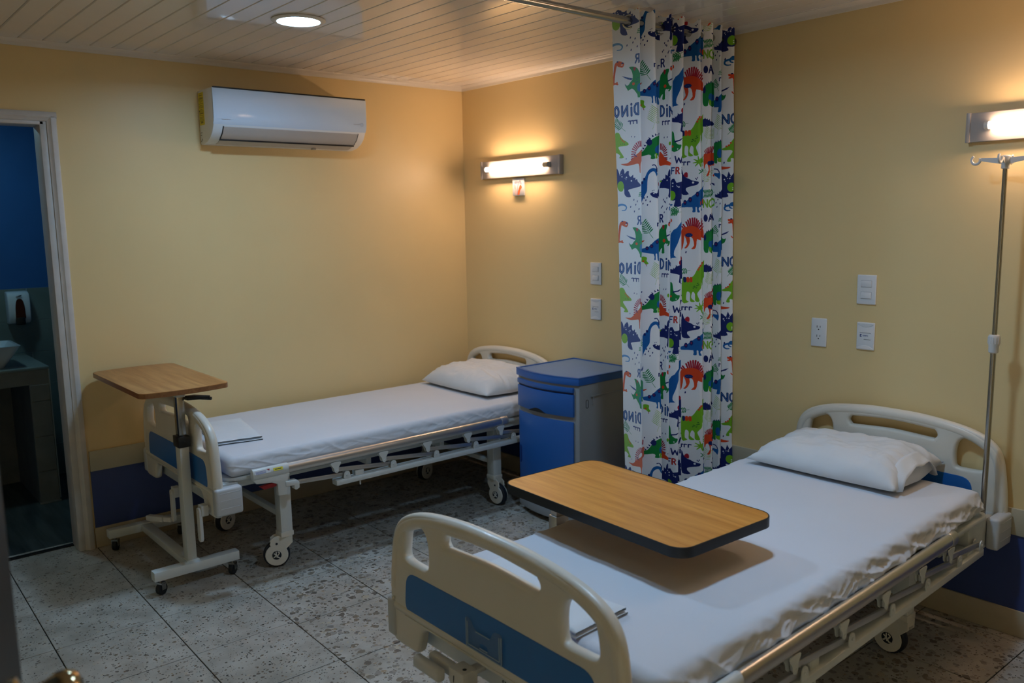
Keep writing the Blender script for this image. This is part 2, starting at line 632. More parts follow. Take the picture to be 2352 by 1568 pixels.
# ceiling: PVC planks 10 cm wide
ceiling = struct(obj('ceiling', MB().box(-0.12, XR, YF, 0, H + 0.012, H + 0.08), M['dark']))
pk = MB()
pr = [(0.0008, 0.012), (0.0008, 0.004), (0.0035, 0.0), (0.0945, 0.0), (0.097, 0.0035), (0.097, 0.0075), (0.0995, 0.0075), (0.0995, 0.012)]
pk.prism(pr, 'x', 0, XR)
po = obj('plank', pk, M['pvc'], ceiling, smooth=False)
pme = po.data
bpy.data.objects.remove(po)
for i in range(-16, 26):
    y = -2.5463 + 0.1 * i
    if y > -0.01 or y < YF - 0.05:
        continue
    o = bpy.data.objects.new('plank', pme)
    COL.objects.link(o)
    o.parent = ceiling
    o.location = (0, y, H)
# cornice strips
def cornice(name, axis):
    p = [(0.0, -0.028), (0.006, -0.028), (0.010, -0.012), (0.026, -0.004), (0.034, -0.0002), (0.034, 0.002), (0.0, 0.002)]
    mb = MB()
    if axis == 'y':
        mb.prism([(a, H + b) for a, b in p], 'y', YF, 0)
    else:
        mb.prism([(-a, H + b) for a, b in p], 'x', 0, XR)
    return struct(obj(name, mb, M['trimwhite'], bevel=0.001, seg=1))


cornice('trim_1', 'y')
cornice('trim_2', 'x')
# beige guard rail, blue wainscot, baseboard
struct(obj('trim_3', MB().box(0, 0.013, -2.405, 0, 0.399, 0.503), M['beige'], bevel=0.003))
struct(obj('trim_4', MB().box(0, XR, -0.013, 0, 0.399, 0.503), M['beige'], bevel=0.003))
struct(obj('trim_5', MB().box(0, 0.005, -2.405, 0, 0.10, 0.402), M['bluepaint']))
struct(obj('trim_6', MB().box(0, XR, -0.005, 0, 0.10, 0.402), M['bluepaint']))
struct(obj('baseboard_left', MB().box(0, 0.013, -2.41, 0, 0, 0.104), M['basebeige'], bevel=0.003))
struct(obj('baseboard_right', MB().box(0, XR, -0.013, 0, 0, 0.104), M['basebeige'], bevel=0.003))

# bathroom doorway frame
dr = bpy.data.objects.new('door_1', None)
COL.objects.link(dr)
struct(dr)
prof = [(0.0, 0.0), (0.014, 0.002), (0.019, 0.010), (0.019, 0.026), (0.012, 0.034), (0.010, 0.044), (0.0, 0.044)]
for s, yb in ((1, DY1 + 0.012), (-1, DY0 - 0.012)):
    mb = MB().prism([(x, yb + s * (0.044 - d) - (0 if s > 0 else 0)) for x, d in prof], 'z', 0, DZ + 0.02)
    obj('casing', mb, M['frame'], dr)
mb = MB()
mb.prism([(x, DZ + 0.044 - d) for x, d in prof], 'y', DY0 - 0.056, DY1 + 0.056)
obj('casing', mb, M['frame'], dr)
jb = MB()
for y0, y1 in ((DY1 - 0.018, DY1 + 0.013), (DY0 - 0.013, DY0 + 0.018)):
    jb.box(-0.125, 0.006, y0, y1, 0, DZ)
jb.box(-0.125, 0.006, DY0, DY1, DZ - 0.018, DZ + 0.001)
obj('jamb', jb, M['frame'], dr, bevel=0.003)
obj('threshold', MB().box(-0.135, -0.105, DY0, DY1, -0.004, 0.006), M['black'], dr)

# ------------------------------------------------------------------ bathroom
BX, BY0, BY1 = -1.58, -3.6, -1.95
struct(obj('floor', MB().box(BX, -0.12, BY0, BY1, -0.06, -0.002), M['bathfloor']))
struct(obj('ceiling', MB().box(BX - 0.1, -0.12, BY0 - 0.1, BY1 + 0.1, 2.4, 2.47), M['trimwhite']))
struct(obj('wall_side', MB().box(BX, -0.12, BY1, BY1 + 0.1, -0.05, 2.42), M['bathblue']))
struct(obj('wall_far', MB().box(BX, -0.12, BY0 - 0.1, BY0, -0.05, 2.42), M['bathblue']))
wr = struct(obj('wall_rear', MB().box(BX - 0.1, BX, BY0 - 0.1, BY1 + 0.1, -0.05, 2.42), M['bathblue']))
obj('grout', MB().box(BX - 0.002, BX + 0.006, BY0, BY1, -0.02, 1.235), M['grout'], wr)
tm = None
for r in range(7):
    z1 = 1.237 - 0.206 * r
    off = -2.32 if r % 2 == 0 else -2.17
    for k in range(-4, 3):
        y0 = off + 0.42 * k
        if y0 + 0.42 < BY0 or y0 > BY1:
            continue
        if tm is None:
            t = obj('tile', MB().box(0, 0.009, 0.002, 0.418, -0.204, 0), M['bathtile'], wr, bevel=0.0015, seg=1)
            tm = t.data
        else:
            t = bpy.data.objects.new('tile', tm)
            COL.objects.link(t)
            t.parent = wr
        t.location = (BX, y0, z1)

# tiled vanity block with an open niche
va = thing('vanity_counter', 'grey tiled washbasin counter with open niche seen through the bathroom doorway', 'counter', (BX, -2.8, 0))
vx, vy1, vy0 = -0.959 - BX, -2.36 + 2.8, -3.5 + 2.8
mb = MB().box(0.01, vx, vy1 - 0.106, vy1, 0, 0.715).box(0.01, vx, vy0, vy1, 0.715, 0.80).box(0.01, 0.03, vy0, vy1 - 0.1, 0, 0.715)
obj('body', mb, M['vanity'], va)
obj('top', MB().box(0.01, vx + 0.006, vy0, vy1 + 0.004, 0.80, 0.816), M['counter'], va, bevel=0.003)
for z0, z1 in ((0.003, 0.192), (0.196, 0.401), (0.405, 0.612), (0.616, 0.712)):
    obj('tile', MB().box(vx, vx + 0.006, vy1 - 0.104, vy1 - 0.004, z0, z1), M['vanity'], va, bevel=0.0015, seg=1)
obj('edge_strip', MB().box(vx - 0.002, vx + 0.008, vy1 - 0.003, vy1 + 0.003, 0.02, 0.80).box(vx - 0.002, vx + 0.009, vy1 - 0.11, vy1 + 0.004, 0, 0.008), M['alu_dull'], va)
obj('pipe', MB().tube([(0.1, -0.2, 0.62), (0.22, -0.14, 0.45), (0.1, 0.02, 0.34), (0.04, 0.1, 0.34)], 0.018, 10), M['black'], va)

# square vessel basin
sk = thing('vessel_basin', 'white square tapered vessel basin standing on the tiled bathroom counter', 'basin', (-1.157, -2.66, 0.816))
rim, hole, foot, hb = rounded(0.35, 0.36, 0.03), rounded(0.32, 0.33, 0.03), rounded(0.2, 0.2, 0.03), rounded(0.16, 0.16, 0.03)
rows = [[(x, y, 0.0) for x, y in foot], [(x, y, 0.13) for x, y in rim], [(x, y, 0.13) for x, y in hole], [(x, y, 0.03) for x, y in hb]]
mb = MB()
n = len(foot)
mb.v = [p for r in rows for p in r]
for i in range(3):
    for k in range(n):
        mb.f.append((i * n + k, i * n + (k + 1) % n, (i + 1) * n + (k + 1) % n, (i + 1) * n + k))
mb.f.append(tuple(reversed(range(n))))
mb.f.append(tuple(range(3 * n, 4 * n)))
obj('bowl', mb, M['porcelain'], sk, angle=25)
obj('drain', MB().cyl((0, 0, 0.028), (0, 0, 0.034), 0.022), M['chrome'], sk)

# soap dispenser
sd = thing('soap_dispenser', 'pale soap dispenser with dark amber window on the bathroom tiles above the basin', 'dispenser', (BX + 0.009, -2.383, 1.02))
prof = smooth_loop([(0.0, 0.0), (0.035, 0.0), (0.07, 0.012), (0.088, 0.05), (0.094, 0.10), (0.092, 0.15), (0.078, 0.188), (0.045, 0.203), (0.0, 0.205)], 3, closed=False)
mb = MB().prism([(x, z) for x, z in prof], 'y', -0.062, 0.062)
obj('shell', mb, M['porcelain'], sd, bevel=0.014, seg=3, angle=50)
win = smooth_loop([(-0.024, 0.028), (0.024, 0.028), (0.027, 0.06), (0.025, 0.11), (0.016, 0.146), (0.0, 0.155), (-0.016, 0.146), (-0.025, 0.11), (-0.027, 0.06)], 3)
w = plate_mesh([win], 0.012, 0.003, 'yz')
obj('window', w, M['soap'], sd, loc=(0.092, 0.002, 0.006))
obj('lever', MB().box(0.07, 0.1, -0.026, 0.026, -0.004, 0.045), M['black'], sd, bevel=0.006)
obj('emblem', MB().bar((0.094, -0.016, 0.172), (0.0945, 0.014, 0.178), 0.004, 0.004).bar((0.094, 0.0, 0.178), (0.0945, 0.016, 0.182), 0.004, 0.004), M['ink'], sd)

# bathroom ceiling lamp (gives the dim cool light in there)
bl = thing('bathroom_lamp', 'small round cool ceiling lamp inside the bathroom', 'lamp', (-0.85, -2.75, 2.4))
obj('housing', MB().lathe([(0.10, 0.0), (0.10, -0.02), (0.09, -0.028)], 28), M['trimwhite'], bl)
obj('diffuser', MB().lathe([(0.085, -0.026), (0.085, -0.032)], 28), M['bathled'], bl)

# unseen corridor ceiling panel, added as soft fill for the footboard
hl = thing('corridor_fill_light', 'unseen square panel light added in the corridor outside the entrance as soft fill', 'ceiling light', (3.0, HY + 0.85, 2.45))
obj('housing', MB().box(-0.21, 0.21, -0.21, 0.21, -0.018, 0.0), M['trimwhite'], hl, bevel=0.003)
obj('diffuser', MB().box(-0.195, 0.195, -0.195, 0.195, -0.021, -0.017), M['hallfill'], hl)

# dark entrance door near the camera with its knob
dv = Vector((0.95, -0.31, 0)).normalized()
dn = Vector((0.31, 0.95, 0)).normalized()
ed = Vector((3.20, -3.248, 0))
drz = math.atan2(dv.y, dv.x)
d2 = thing('entrance_door', 'dark open entrance door edge at the left, holding a shiny round knob', 'door', tuple(ed), rz=drz)
obj('leaf', MB().box(0, 0.82, -0.042, 0, 0.012, 2.06), M['door_dark'], d2, bevel=0.003)
kp = Vector((3.304, -3.219, 0)) - ed
kx, ky = kp.dot(dv), kp.dot(dn)
kz = 0.992
obj('knob', MB().lathe([(0.012, 0.0), (0.012, ky - 0.03), (0.02, ky - 0.022), (0.030, ky - 0.006), (0.0315, ky + 0.006), (0.026, ky + 0.02), (0.012, ky + 0.027), (0.002, ky + 0.028)], 32, 'y', (kx, 0, kz)), M['brass'], d2, angle=60)
obj('rose', MB().lathe([(0.033, 0.0), (0.033, 0.006), (0.026, 0.011)], 28, 'y', (kx, 0, kz)), M['brass'], d2)
obj('thumb_turn', MB().lathe([(0.016, 0.0), (0.016, 0.05), (0.011, 0.056)], 20, 'y', (kx + 0.045, 0, kz - 0.03)), M['black'], d2)

# ================================================================== lamps
def downlight(loc, label, group):
    t = thing('ceiling_downlight', label, 'ceiling light', loc, group)
    obj('trim_ring', MB().lathe([(0.088, 0.0), (0.112, 0.0), (0.114, -0.004), (0.108, -0.008), (0.092, -0.010), (0.088, -0.006)], 40), M['trimwhite'], t)
    obj('diffuser', MB().lathe([(0.001, -0.004), (0.089, -0.004), (0.089, -0.0075), (0.08, -0.009), (0.001, -0.009)], 40), M['led'], t)
    ld = bpy.data.lights.new('downlight_beam', 'AREA')
    ld.shape = 'DISK'
    ld.size = 0.172
    ld.energy = LED_WATTS
    ld.color = LED_COL
    ld.spread = math.radians(167)
    lo = bpy.data.objects.new('downlight_beam', ld)
    COL.objects.link(lo)
    lo.parent = t
    lo.location = (0, 0, -0.0095)
    return t


downlight((1.09, -1.69, H), 'round white downlight glowing in the plank ceiling in front of the air conditioner', None)
downlight((3.0, -1.45, H), 'round white downlight in the plank ceiling above the bed with the infusion pole', None)


def wall_lamp(x, label, tube='tube'):
    t = thing('wall_lamp', label, 'wall lamp', (x, 0, 1.927))
    obj('base_plate', MB().box(-0.352, 0.352, -0.028, 0, -0.053, 0.053), M['lamp_plate'], t, bevel=0.003)
    for s in (-1, 1):
        obj('end_cap', MB().box(s * 0.358 - 0.008, s * 0.358 + 0.008, -0.032, 0, -0.055, 0.055), M['lamp_plate'], t, bevel=0.003)
    obj('tube', MB().cyl((-0.275, -0.055, 0.002), (0.255, -0.055, 0.002), 0.0135, 20), M[tube], t)
    for s, c in ((-1, -0.283), (1, 0.276)):
        h = obj('lamp_holder', MB().cyl((c - 0.02 if s > 0 else c - 0.006, -0.055, 0.002), (c + 0.02 if s > 0 else c + 0.008, -0.055, 0.002), 0.0145, 18).box(c - 0.008, c + 0.014 if s > 0 else c + 0.006, -0.05, -0.02, -0.012, 0.016), M['alu_dull'] if s > 0 else M['offwhite'], t)
    return t


wall_lamp(0.583, 'lit white tube lamp on the wall near the corner, a small picture tile under it')
wall_lamp(3.518, 'lit white tube lamp on the wall above the infusion pole', 'tube2')

# small picture tile
pt = thing('picture_tile', 'small white picture tile with orange and pink sketch under the corner wall lamp', 'picture', (0.559, 0, 1.813))
obj('panel', MB().box(-0.052, 0.052, -0.012, 0, -0.052, 0.052), M['paper'], pt, bevel=0.001)
art = [('ptex_orange_shape', M['ptex_red'], [(0.012, -0.045), (0.02, -0.02), (0.035, -0.005), (0.03, 0.008), (0.018, 0.012), (0.008, -0.008), (-0.004, -0.03), (-0.004, -0.046)]),
       ('a', M['ptex_pink'], [(-0.04, 0.012), (-0.03, 0.016), (-0.018, 0.004), (-0.02, -0.014), (-0.034, -0.008)]),
       ('b', M['ptex_grey'], [(-0.03, 0.02), (0.006, 0.026), (0.006, 0.034), (-0.03, 0.036)]),
       ('c', M['ptex_grey'], [(-0.012, -0.044), (-0.008, 0.004), (0.016, 0.044), (0.02, 0.044), (0.0, -0.002), (-0.004, -0.044)]),
       ('d', M['ptex_grey'], [(0.014, 0.02), (0.036, 0.014), (0.034, 0.024), (0.02, 0.04)]),
       ('e', M['ptex_pink'], [(-0.026, -0.02), (-0.016, -0.016), (-0.014, -0.044), (-0.024, -0.046)])]
for nm, m, p in art:
    obj('print', MB().prism(smooth_loop(p, 3), 'y', -0.0126, -0.0118), m, pt)

# ------------------------------------------------------------------ air conditioner
ac = thing('air_conditioner', 'white split air conditioner with yellow energy label mounted high on the wall', 'air conditioner', (0, -1.29, 2.033))
HW = 0.443
prof = [(0.0, 0.0), (0.04, 0.0), (0.09, 0.008), (0.135, 0.026), (0.168, 0.052), (0.188, 0.082), (0.196, 0.11), (0.198, 0.262), (0.19, 0.274), (0.0, 0.276)]
obj('body', MB().prism(prof, 'y', -HW, HW), M['ac_white'], ac, bevel=0.006, seg=2)
fp = [(0.190, 0.090), (0.199, 0.105), (0.204, 0.13), (0.206, 0.20), (0.205, 0.268), (0.198, 0.272), (0.196, 0.262), (0.192, 0.105)]
obj('front_panel', MB().prism(fp, 'y', -HW - 0.001, HW + 0.001), M['ac_front'], ac, bevel=0.0015, seg=1)
obj('top_vent', MB().box(0.188, 0.2035, -HW + 0.006, HW - 0.002, 0.2695, 0.2765), M['black'], ac)
lv = [(0.060, 0.001), (0.095, 0.0065), (0.138, 0.024), (0.170, 0.049), (0.190, 0.080), (0.186, 0.084), (0.16, 0.05), (0.12, 0.022), (0.06, 0.006)]
obj('louver', MB().prism(lv, 'y', -HW + 0.055, HW - 0.05), M['ac_grey'], ac)
gp = [(0.1385, 0.0235), (0.1705, 0.0485), (0.1915, 0.081), (0.188, 0.084), (0.165, 0.05), (0.13, 0.024)]
obj('louver_gap', MB().prism(gp, 'y', -HW + 0.050, -HW + 0.055).prism(gp, 'y', HW - 0.05, HW - 0.047).box(0.122, 0.137, -HW + 0.052, HW - 0.048, 0.0155, 0.022), M['black'], ac)
lab = obj('energy_label', MB().box(0.012, 0.078, -HW - 0.0012, -HW, 0.098, 0.262), M['yellow'], ac)
rows = MB()
zz = 0.255
rr = random.Random(5)
while zz > 0.105:
    w = rr.choice([0.05, 0.056, 0.04, 0.054, 0.03])
    rows.box(0.045 - w / 2, 0.045 + w / 2, -HW - 0.0016, -HW - 0.0008, zz, zz + rr.choice([0.0014, 0.0014, 0.003]))
    zz -= rr.choice([0.005, 0.006, 0.009])
rows.box(0.016, 0.022, -HW - 0.0016, -HW - 0.0008, 0.166, 0.174)
obj('label_print', rows, M['ink'], lab)
kn = MB()
for a, b in (((0.014, 0.06), (0.036, 0.06)), ((0.036, 0.06), (0.036, 0.042)), ((0.014, 0.048), (0.028, 0.048)), ((0.034, 0.03), (0.03, 0.02)), ((0.016, 0.02), (0.022, 0.014))):
    kn.bar((a[0], -HW - 0.0004, a[1]), (b[0], -HW - 0.0004, b[1]), 0.0016, 0.0022)
obj('knockout', kn, M['ink'], ac)
mk = MB()
mk.box(0.2055, 0.2064, -HW + 0.04, -HW + 0.085, 0.116, 0.1185)
obj('brand_mark', mk, M['inkpale'], ac)
obj('brand_mark', MB().box(0.2055, 0.2064, HW - 0.085, HW - 0.045, 0.132, 0.1345), M['inkpale'], ac)
mk = MB()
for k in range(12):
    a, b = 2 * PI * k / 12, 2 * PI * (k + 1) / 12
    mk.bar((0.2058, HW - 0.03 + 0.009 * math.cos(a), 0.133 + 0.009 * math.sin(a)), (0.2058, HW - 0.03 + 0.009 * math.cos(b), 0.133 + 0.009 * math.sin(b)), 0.0016, 0.001)
obj('emblem', mk, M['inkpale'], ac)
obj('sensor', MB().box(0.06, 0.085, 0.16, 0.182, -0.006, 0.004), M['ac_grey'], ac, bevel=0.002)

# ------------------------------------------------------------------ switches and sockets
def wplate(name, label, cat, x, z, kind, w=0.083, h=0.124):
    t = thing(name, label, cat, (x, 0, z))
    if kind == 'module':
        prof = [(-w / 2, -h / 2)] + [(w / 2, -h / 2), (w / 2, h / 2), (-w / 2, h / 2)]
    obj('cover', MB().box(-w / 2, w / 2, -0.009, 0, -h / 2, h / 2), M['plate'], t, bevel=0.0035, seg=3)
    if kind == 'switch':
        for dz in (0.024, -0.024):
            f = obj('surround', MB().box(-0.0235, 0.0235, -0.0096, -0.006, dz - 0.0145, dz + 0.0145), M['inkgrey'], t)
            obj('rocker', MB().box(-0.0222, 0.0222, -0.0125, -0.006, dz - 0.013, dz + 0.013, Matrix.Rotation(math.radians(5 if dz > 0 else -4), 3, 'X')), M['plate'], t, bevel=0.0015)
    elif kind == 'socket':
        for dz in (0.0205, -0.0205):
            s = MB().box(-0.009, -0.0065, -0.0094, -0.006, dz, dz + 0.010).box(0.006, 0.0084, -0.0094, -0.006, dz + 0.001, dz + 0.009)
            s.cyl((0, -0.0094, dz - 0.007), (0, -0.006, dz - 0.007), 0.003, 12)
            obj('socket', s, M['black'], t)
    else:
        for s in (1, -1):
            arc = [(-w / 2 + 0.004, s * (h / 2 - 0.003)), (w / 2 - 0.004, s * (h / 2 - 0.003))]
            pts = arc + [(w / 2 - 0.004 - (w - 0.008) * k / 10, s * (h / 2 - 0.008 - 0.012 * math.sin(PI * k / 10))) for k in range(11)]
            obj('bevel_band', MB().prism(pts, 'y', -0.0108, -0.007), M['plate'], t, bevel=0.001)
        ln = MB()
        for a, b in (((-0.024, 0.014), (0.024, 0.014)), ((0.024, 0.014), (0.024, -0.014)), ((0.024, -0.014), (-0.006, -0.014)), ((-0.024, 0.014), (-0.024, -0.013))):
            ln.bar((a[0], -0.0093, a[1]), (b[0], -0.0093, b[1]), 0.0008, 0.001)
        obj('module_outline', ln, M['ink'], t)
        obj('logo', MB().box(-0.023, -0.016, -0.0096, -0.0088, 0.004, 0.0075).box(-0.023, -0.016, -0.0096, -0.0088, -0.0035, 0.0).box(-0.023, -0.0205, -0.0096, -0.0088, -0.0035, 0.0075), M['inkblue'], t)
        text_mesh('TEMPO', 0.0075, 'lettering', M['inkblue'], t, facing((0, -1, 0), at=(0.0, -0.0092, 0.0015)))
    return t


wplate('light_switch', 'white double rocker switch plate on the wall left of the curtain', 'switch', 1.208, 1.309, 'switch')
wplate('nurse_call_plate', 'white plate with small blue print on the wall left of the curtain', 'wall plate', 1.207, 1.108, 'module', 0.08, 0.12)
wplate('light_switch', 'white double rocker switch plate on the wall right of the curtain', 'switch', 2.783, 1.300, 'switch')
wplate('nurse_call_plate', 'white plate with small blue print below the right hand rocker switches', 'wall plate', 2.787, 1.103, 'module', 0.078, 0.117)
wplate('wall_socket', 'white double power socket on the wall left of the blue printed plate', 'socket', 2.573, 1.100, 'socket', 0.073, 0.126)

# ------------------------------------------------------------------ curtain rod and curtain
rd = thing('curtain_rod', 'steel curtain rod running under the ceiling from the head wall', 'curtain rod', (2.0872, 0, 2.4137))
obj('pole', MB().cyl((0, YF + 0.004, 0), (0, -0.004, 0), 0.0155, 20), M['steel'], rd)
for y in (-0.003, YF + 0.003):
    obj('flange', MB().cyl((0, y - 0.003, 0), (0, y + 0.003, 0), 0.021, 24), M['steel'], rd)

# ---- the printed fabric: motifs drawn as polygons into a repeat 353 units high, one column block per visible fold
CW, CH, SC = 290, 353, 4
CANVAS = np.empty((CH * SC, CW * SC, 3), np.float32)
CANVAS[:] = np.array((238, 238, 240), np.float32)
CROP = {'A': (1380, 20, 5.6), 'B': (1540, 20, 5.6), 'C': (1380, 300, 6.03), 'D': (1530, 300, 6.03)}
PAN = {1: (1400, 1471.5), 2: (1470.5, 1507.5), 3: (1506.5, 1544.5), 4: (1543.5, 1568.5), 5: (1567.5, 1612.5), 6: (1611.5, 1637.5), 7: (1636.5, 1657.5), 8: (1656.5, 1690)}
NAVY, BLUE, GREEN, LIME, ORANGE, CRIM, LEAF, PALM, WHITE, SKY, DKG = (26, 40, 104), (24, 96, 164), (26, 132, 62), (122, 184, 40), (226, 74, 34), (176, 34, 52), (44, 134, 78), (166, 194, 104), (238, 238, 240), (66, 132, 196), (20, 84, 44)


STRETCH = {1: 0.9954, 2: 1.017, 3: 1.0299, 4: 1.042, 5: 1.0717, 6: 1.0852, 7: 1.096, 8: 1.1116}     # rows of each fold, nearest to farthest


def paint(pan, crop, col, pts):
    """fill one polygon, clipped to its fold, wrapping round the repeat"""
    ox, oy, s = CROP[crop]
    p = np.array([((x / s + ox - 1400) * SC, (150 + (y / s + oy - 150) * STRETCH[pan]) * SC) for x, y in pts])
    c = np.array(col, np.float32)
    if pan == 1:
        c = c * 0.70 + np.array((222, 230, 240), np.float32) * 0.30
    x0 = int(max(p[:, 0].min(), (PAN[pan][0] - 1400) * SC, 0))
    x1 = int(min(p[:, 0].max() + 2, (PAN[pan][1] - 1400) * SC, CW * SC))
    y0, y1 = int(p[:, 1].min()), int(p[:, 1].max()) + 2
    if x1 <= x0 or y1 <= y0:
        return
    X, Y = np.meshgrid(np.arange(x0, x1) + 0.5, np.arange(y0, y1) + 0.5)
    ins = np.zeros(X.shape, bool)
    q = np.roll(p, -1, 0)
    for (ax, ay), (bx, by) in zip(p, q):
        if ay == by:
            continue
        ins ^= ((ay > Y) != (by > Y)) & (X < (bx - ax) * (Y - ay) / (by - ay) + ax)
    yy = (np.arange(y0, y1) % (CH * SC))[:, None] * np.ones((1, x1 - x0), int)
    xx = np.ones((y1 - y0, 1), int) * np.arange(x0, x1)[None, :]
    CANVAS[yy[ins], xx[ins]] = c


def sm(pan, crop, col, pts, k=3):
    paint(pan, crop, col, smooth_loop(pts, k))


def disc(pan, crop, col, x, y, rx, ry=None, rot=0.0):
    ry = ry or rx
    c, s = math.cos(rot), math.sin(rot)
    paint(pan, crop, col, [(x + rx * math.cos(a) * c - ry * math.sin(a) * s, y + rx * math.cos(a) * s + ry * math.sin(a) * c) for a in [2 * PI * k / 18 for k in range(18)]])


def stroke(pan, crop, col, pts, w, w2=None):
    w2 = w if w2 is None else w2
    n = len(pts)
    for i, ((ax, ay), (bx, by)) in enumerate(zip(pts[:-1], pts[1:])):
        wa = w + (w2 - w) * i / max(1, n - 1)
        wb = w + (w2 - w) * (i + 1) / max(1, n - 1)
        d = math.hypot(bx - ax, by - ay) or 1
        nx, ny = -(by - ay) / d / 2, (bx - ax) / d / 2
        paint(pan, crop, col, [(ax + nx * wa, ay + ny * wa), (bx + nx * wb, by + ny * wb), (bx - nx * wb, by - ny * wb), (ax - nx * wa, ay - ny * wa)])
        disc(pan, crop, col, ax, ay, wa / 2)
    disc(pan, crop, col, pts[-1][0], pts[-1][1], w2 / 2)


def drops(pan, crop, pts, r=9, col=NAVY):
    for x, y in pts:
        disc(pan, crop, col, x, y, r * 0.75, r * 1.5, 0.25)


GL = {'D': [[(0, 0), (0, 1), (0.55, 0.96), (0.95, 0.7), (0.95, 0.3), (0.55, 0.04), (0, 0)]], 'i': [[(0.5, 0.32), (0.5, 1)], [(0.5, 0.02), (0.5, 0.06)]], 'N': [[(0, 1), (0, 0), (1, 1), (1, 0)]],
      'O': [[(0.5, 0), (0.1, 0.2), (0, 0.5), (0.1, 0.8), (0.5, 1), (0.9, 0.8), (1, 0.5), (0.9, 0.2), (0.5, 0)]], 'r': [[(0.1, 0), (0.1, 1)], [(0.1, 0.25), (0.5, 0.0), (0.9, 0.1)]],
      'W': [[(0, 0), (0.22, 1), (0.5, 0.25), (0.78, 1), (1, 0)]], 'F': [[(0, 1), (0, 0), (0.9, 0)], [(0, 0.48), (0.7, 0.48)]], 'R': [[(0, 1), (0, 0), (0.7, 0.03), (0.85, 0.25), (0.65, 0.5), (0, 0.5)], [(0.4, 0.5), (0.95, 1)]],
      'A': [[(0, 1), (0.5, 0), (1, 1)], [(0.2, 0.65), (0.8, 0.65)]], 'E': [[(0.9, 0), (0, 0), (0, 1), (0.9, 1)], [(0, 0.5), (0.7, 0.5)]]}


def letter(pan, crop, col, ch, x0, y0, x1, y1, w, mirror=False, inner=None):
    for st in GL[ch]:
        pts = [((x1 - (x1 - x0) * a) if mirror else (x0 + (x1 - x0) * a), y0 + (y1 - y0) * b) for a, b in st]
        stroke(pan, crop, col, pts, w)
        if inner:
            stroke(pan, crop, inner, pts, w * 0.22)


def frond(pan, crop, col, x0, y0, x1, y1, n, lw, ll):
    """leaf spray along a stem"""
    stroke(pan, crop, col, [(x0, y0), (x1, y1)], lw * 0.35)
    dx, dy = x1 - x0, y1 - y0
    d = math.hypot(dx, dy)
    ux, uy = dx / d, dy / d
    for k in range(n):
        f = 0.05 + 0.72 * k / n
        for s in (-1, 1):
            bx, by = x0 + dx * f, y0 + dy * f
            ex, ey = bx + (-ux * 0.5 - uy * s) * ll, by + (-uy * 0.5 + ux * s) * ll
            disc(pan, crop, col, (bx + ex) / 2, (by + ey) / 2, ll * 0.5, lw * 0.52, math.atan2(ey - by, ex - bx))


def fan(pan, crop, col, cx, cy, r0, pts, w):
    for x, y in pts:
        a, b = cx - x, cy - y
        stroke(pan, crop, col, [(x + a * r0, y + b * r0), (x, y)], w * 0.75, w)


def spikes(pan, crop, col, pts, r):
    for x, y, a in pts:
        t = math.radians(a)
        paint(pan, crop, col, [(x + r * math.cos(t), y + r * math.sin(t)), (x + r * 0.7 * math.cos(t + 2.2), y + r * 0.7 * math.sin(t + 2.2)), (x + r * 0.7 * math.cos(t - 2.2), y + r * 0.7 * math.sin(t - 2.2))])


# fold 1 (the back of the cloth: paler and mirrored)
stroke(1, 'A', SKY, smooth_loop([(140, 470), (190, 455), (245, 462), (272, 490), (255, 525), (205, 530)], 4, False), 30, 10)
drops(1, 'A', [(380, 398), (435, 418), (410, 460), (333, 485), (460, 515), (387, 545)])
letter(1, 'A', NAVY, 'R', 434, 606, 482, 708, 17, True, SKY)
letter(1, 'A', NAVY, 'A', 498, 606, 560, 695, 15, True)
stroke(1, 'A', ORANGE, smooth_loop([(150, 940), (156, 860), (170, 760), (185, 705), (215, 685), (262, 700)], 3, False), 18, 46)
sm(1, 'A', ORANGE, [(195, 672), (235, 664), (290, 690), (288, 722), (270, 742), (235, 735), (205, 720)])
disc(1, 'A', NAVY, 208, 668, 12, 8)
disc(1, 'A', NAVY, 272, 690, 16, 9)
disc(1, 'A', WHITE, 262, 712, 14, 6)
stroke(1, 'A', ORANGE, [(150, 930), (180, 932), (205, 940)], 22)
disc(1, 'A', ORANGE, 196, 922, 12)
sm(1, 'A', GREEN, [(358, 750), (410, 748), (462, 775), (492, 830), (515, 862), (522, 1050), (500, 1085), (506, 1124), (466, 1126), (462, 1092), (420, 1030), (388, 1010), (345, 1032), (330, 1010), (302, 962), (342, 968), (372, 930), (397, 905), (402, 850), (386, 790)], 2)
sm(1, 'A', CRIM, [(412, 764), (440, 760), (436, 790), (422, 800)])
paint(1, 'A', NAVY, [(258, 846), (330, 868), (400, 886), (392, 908), (330, 890)])
for k in range(5):
    stroke(1, 'A', SKY, [(300 + k * 20, 856 + k * 7), (304 + k * 20, 876 + k * 6)], 5)
paint(1, 'A', NAVY, [(300, 944), (316, 960), (306, 970)])
disc(1, 'A', ORANGE, 412, 956, 18)
disc(1, 'A', BLUE, 495, 1010, 38, 52)
drops(1, 'A', [(455, 905), (472, 890), (448, 940), (470, 935)], 5)
letter(1, 'A', NAVY, 'O', 150, 1215, 208, 1338, 30, True, SKY)
letter(1, 'A', NAVY, 'N', 258, 1215, 328, 1335, 28, True, SKY)
letter(1, 'A', NAVY, 'i', 360, 1195, 410, 1338, 28, True, SKY)
letter(1, 'A', NAVY, 'D', 424, 1195, 470, 1332, 24, True, SKY)
for k in range(3):
    letter(1, 'A', NAVY, 'r', 330 + 43 * k, 1400, 368 + 43 * k, 1440, 13, True)
frond(1, 'A', LEAF, 150, 1400, 292, 1522, 6, 13, 60)
sm(1, 'C', LIME, [(150, -10), (215, -30), (262, 45), (348, 108), (342, 142), (215, 152), (206, 182), (270, 268), (282, 306), (206, 306), (224, 272), (165, 235), (150, 235)], 3)
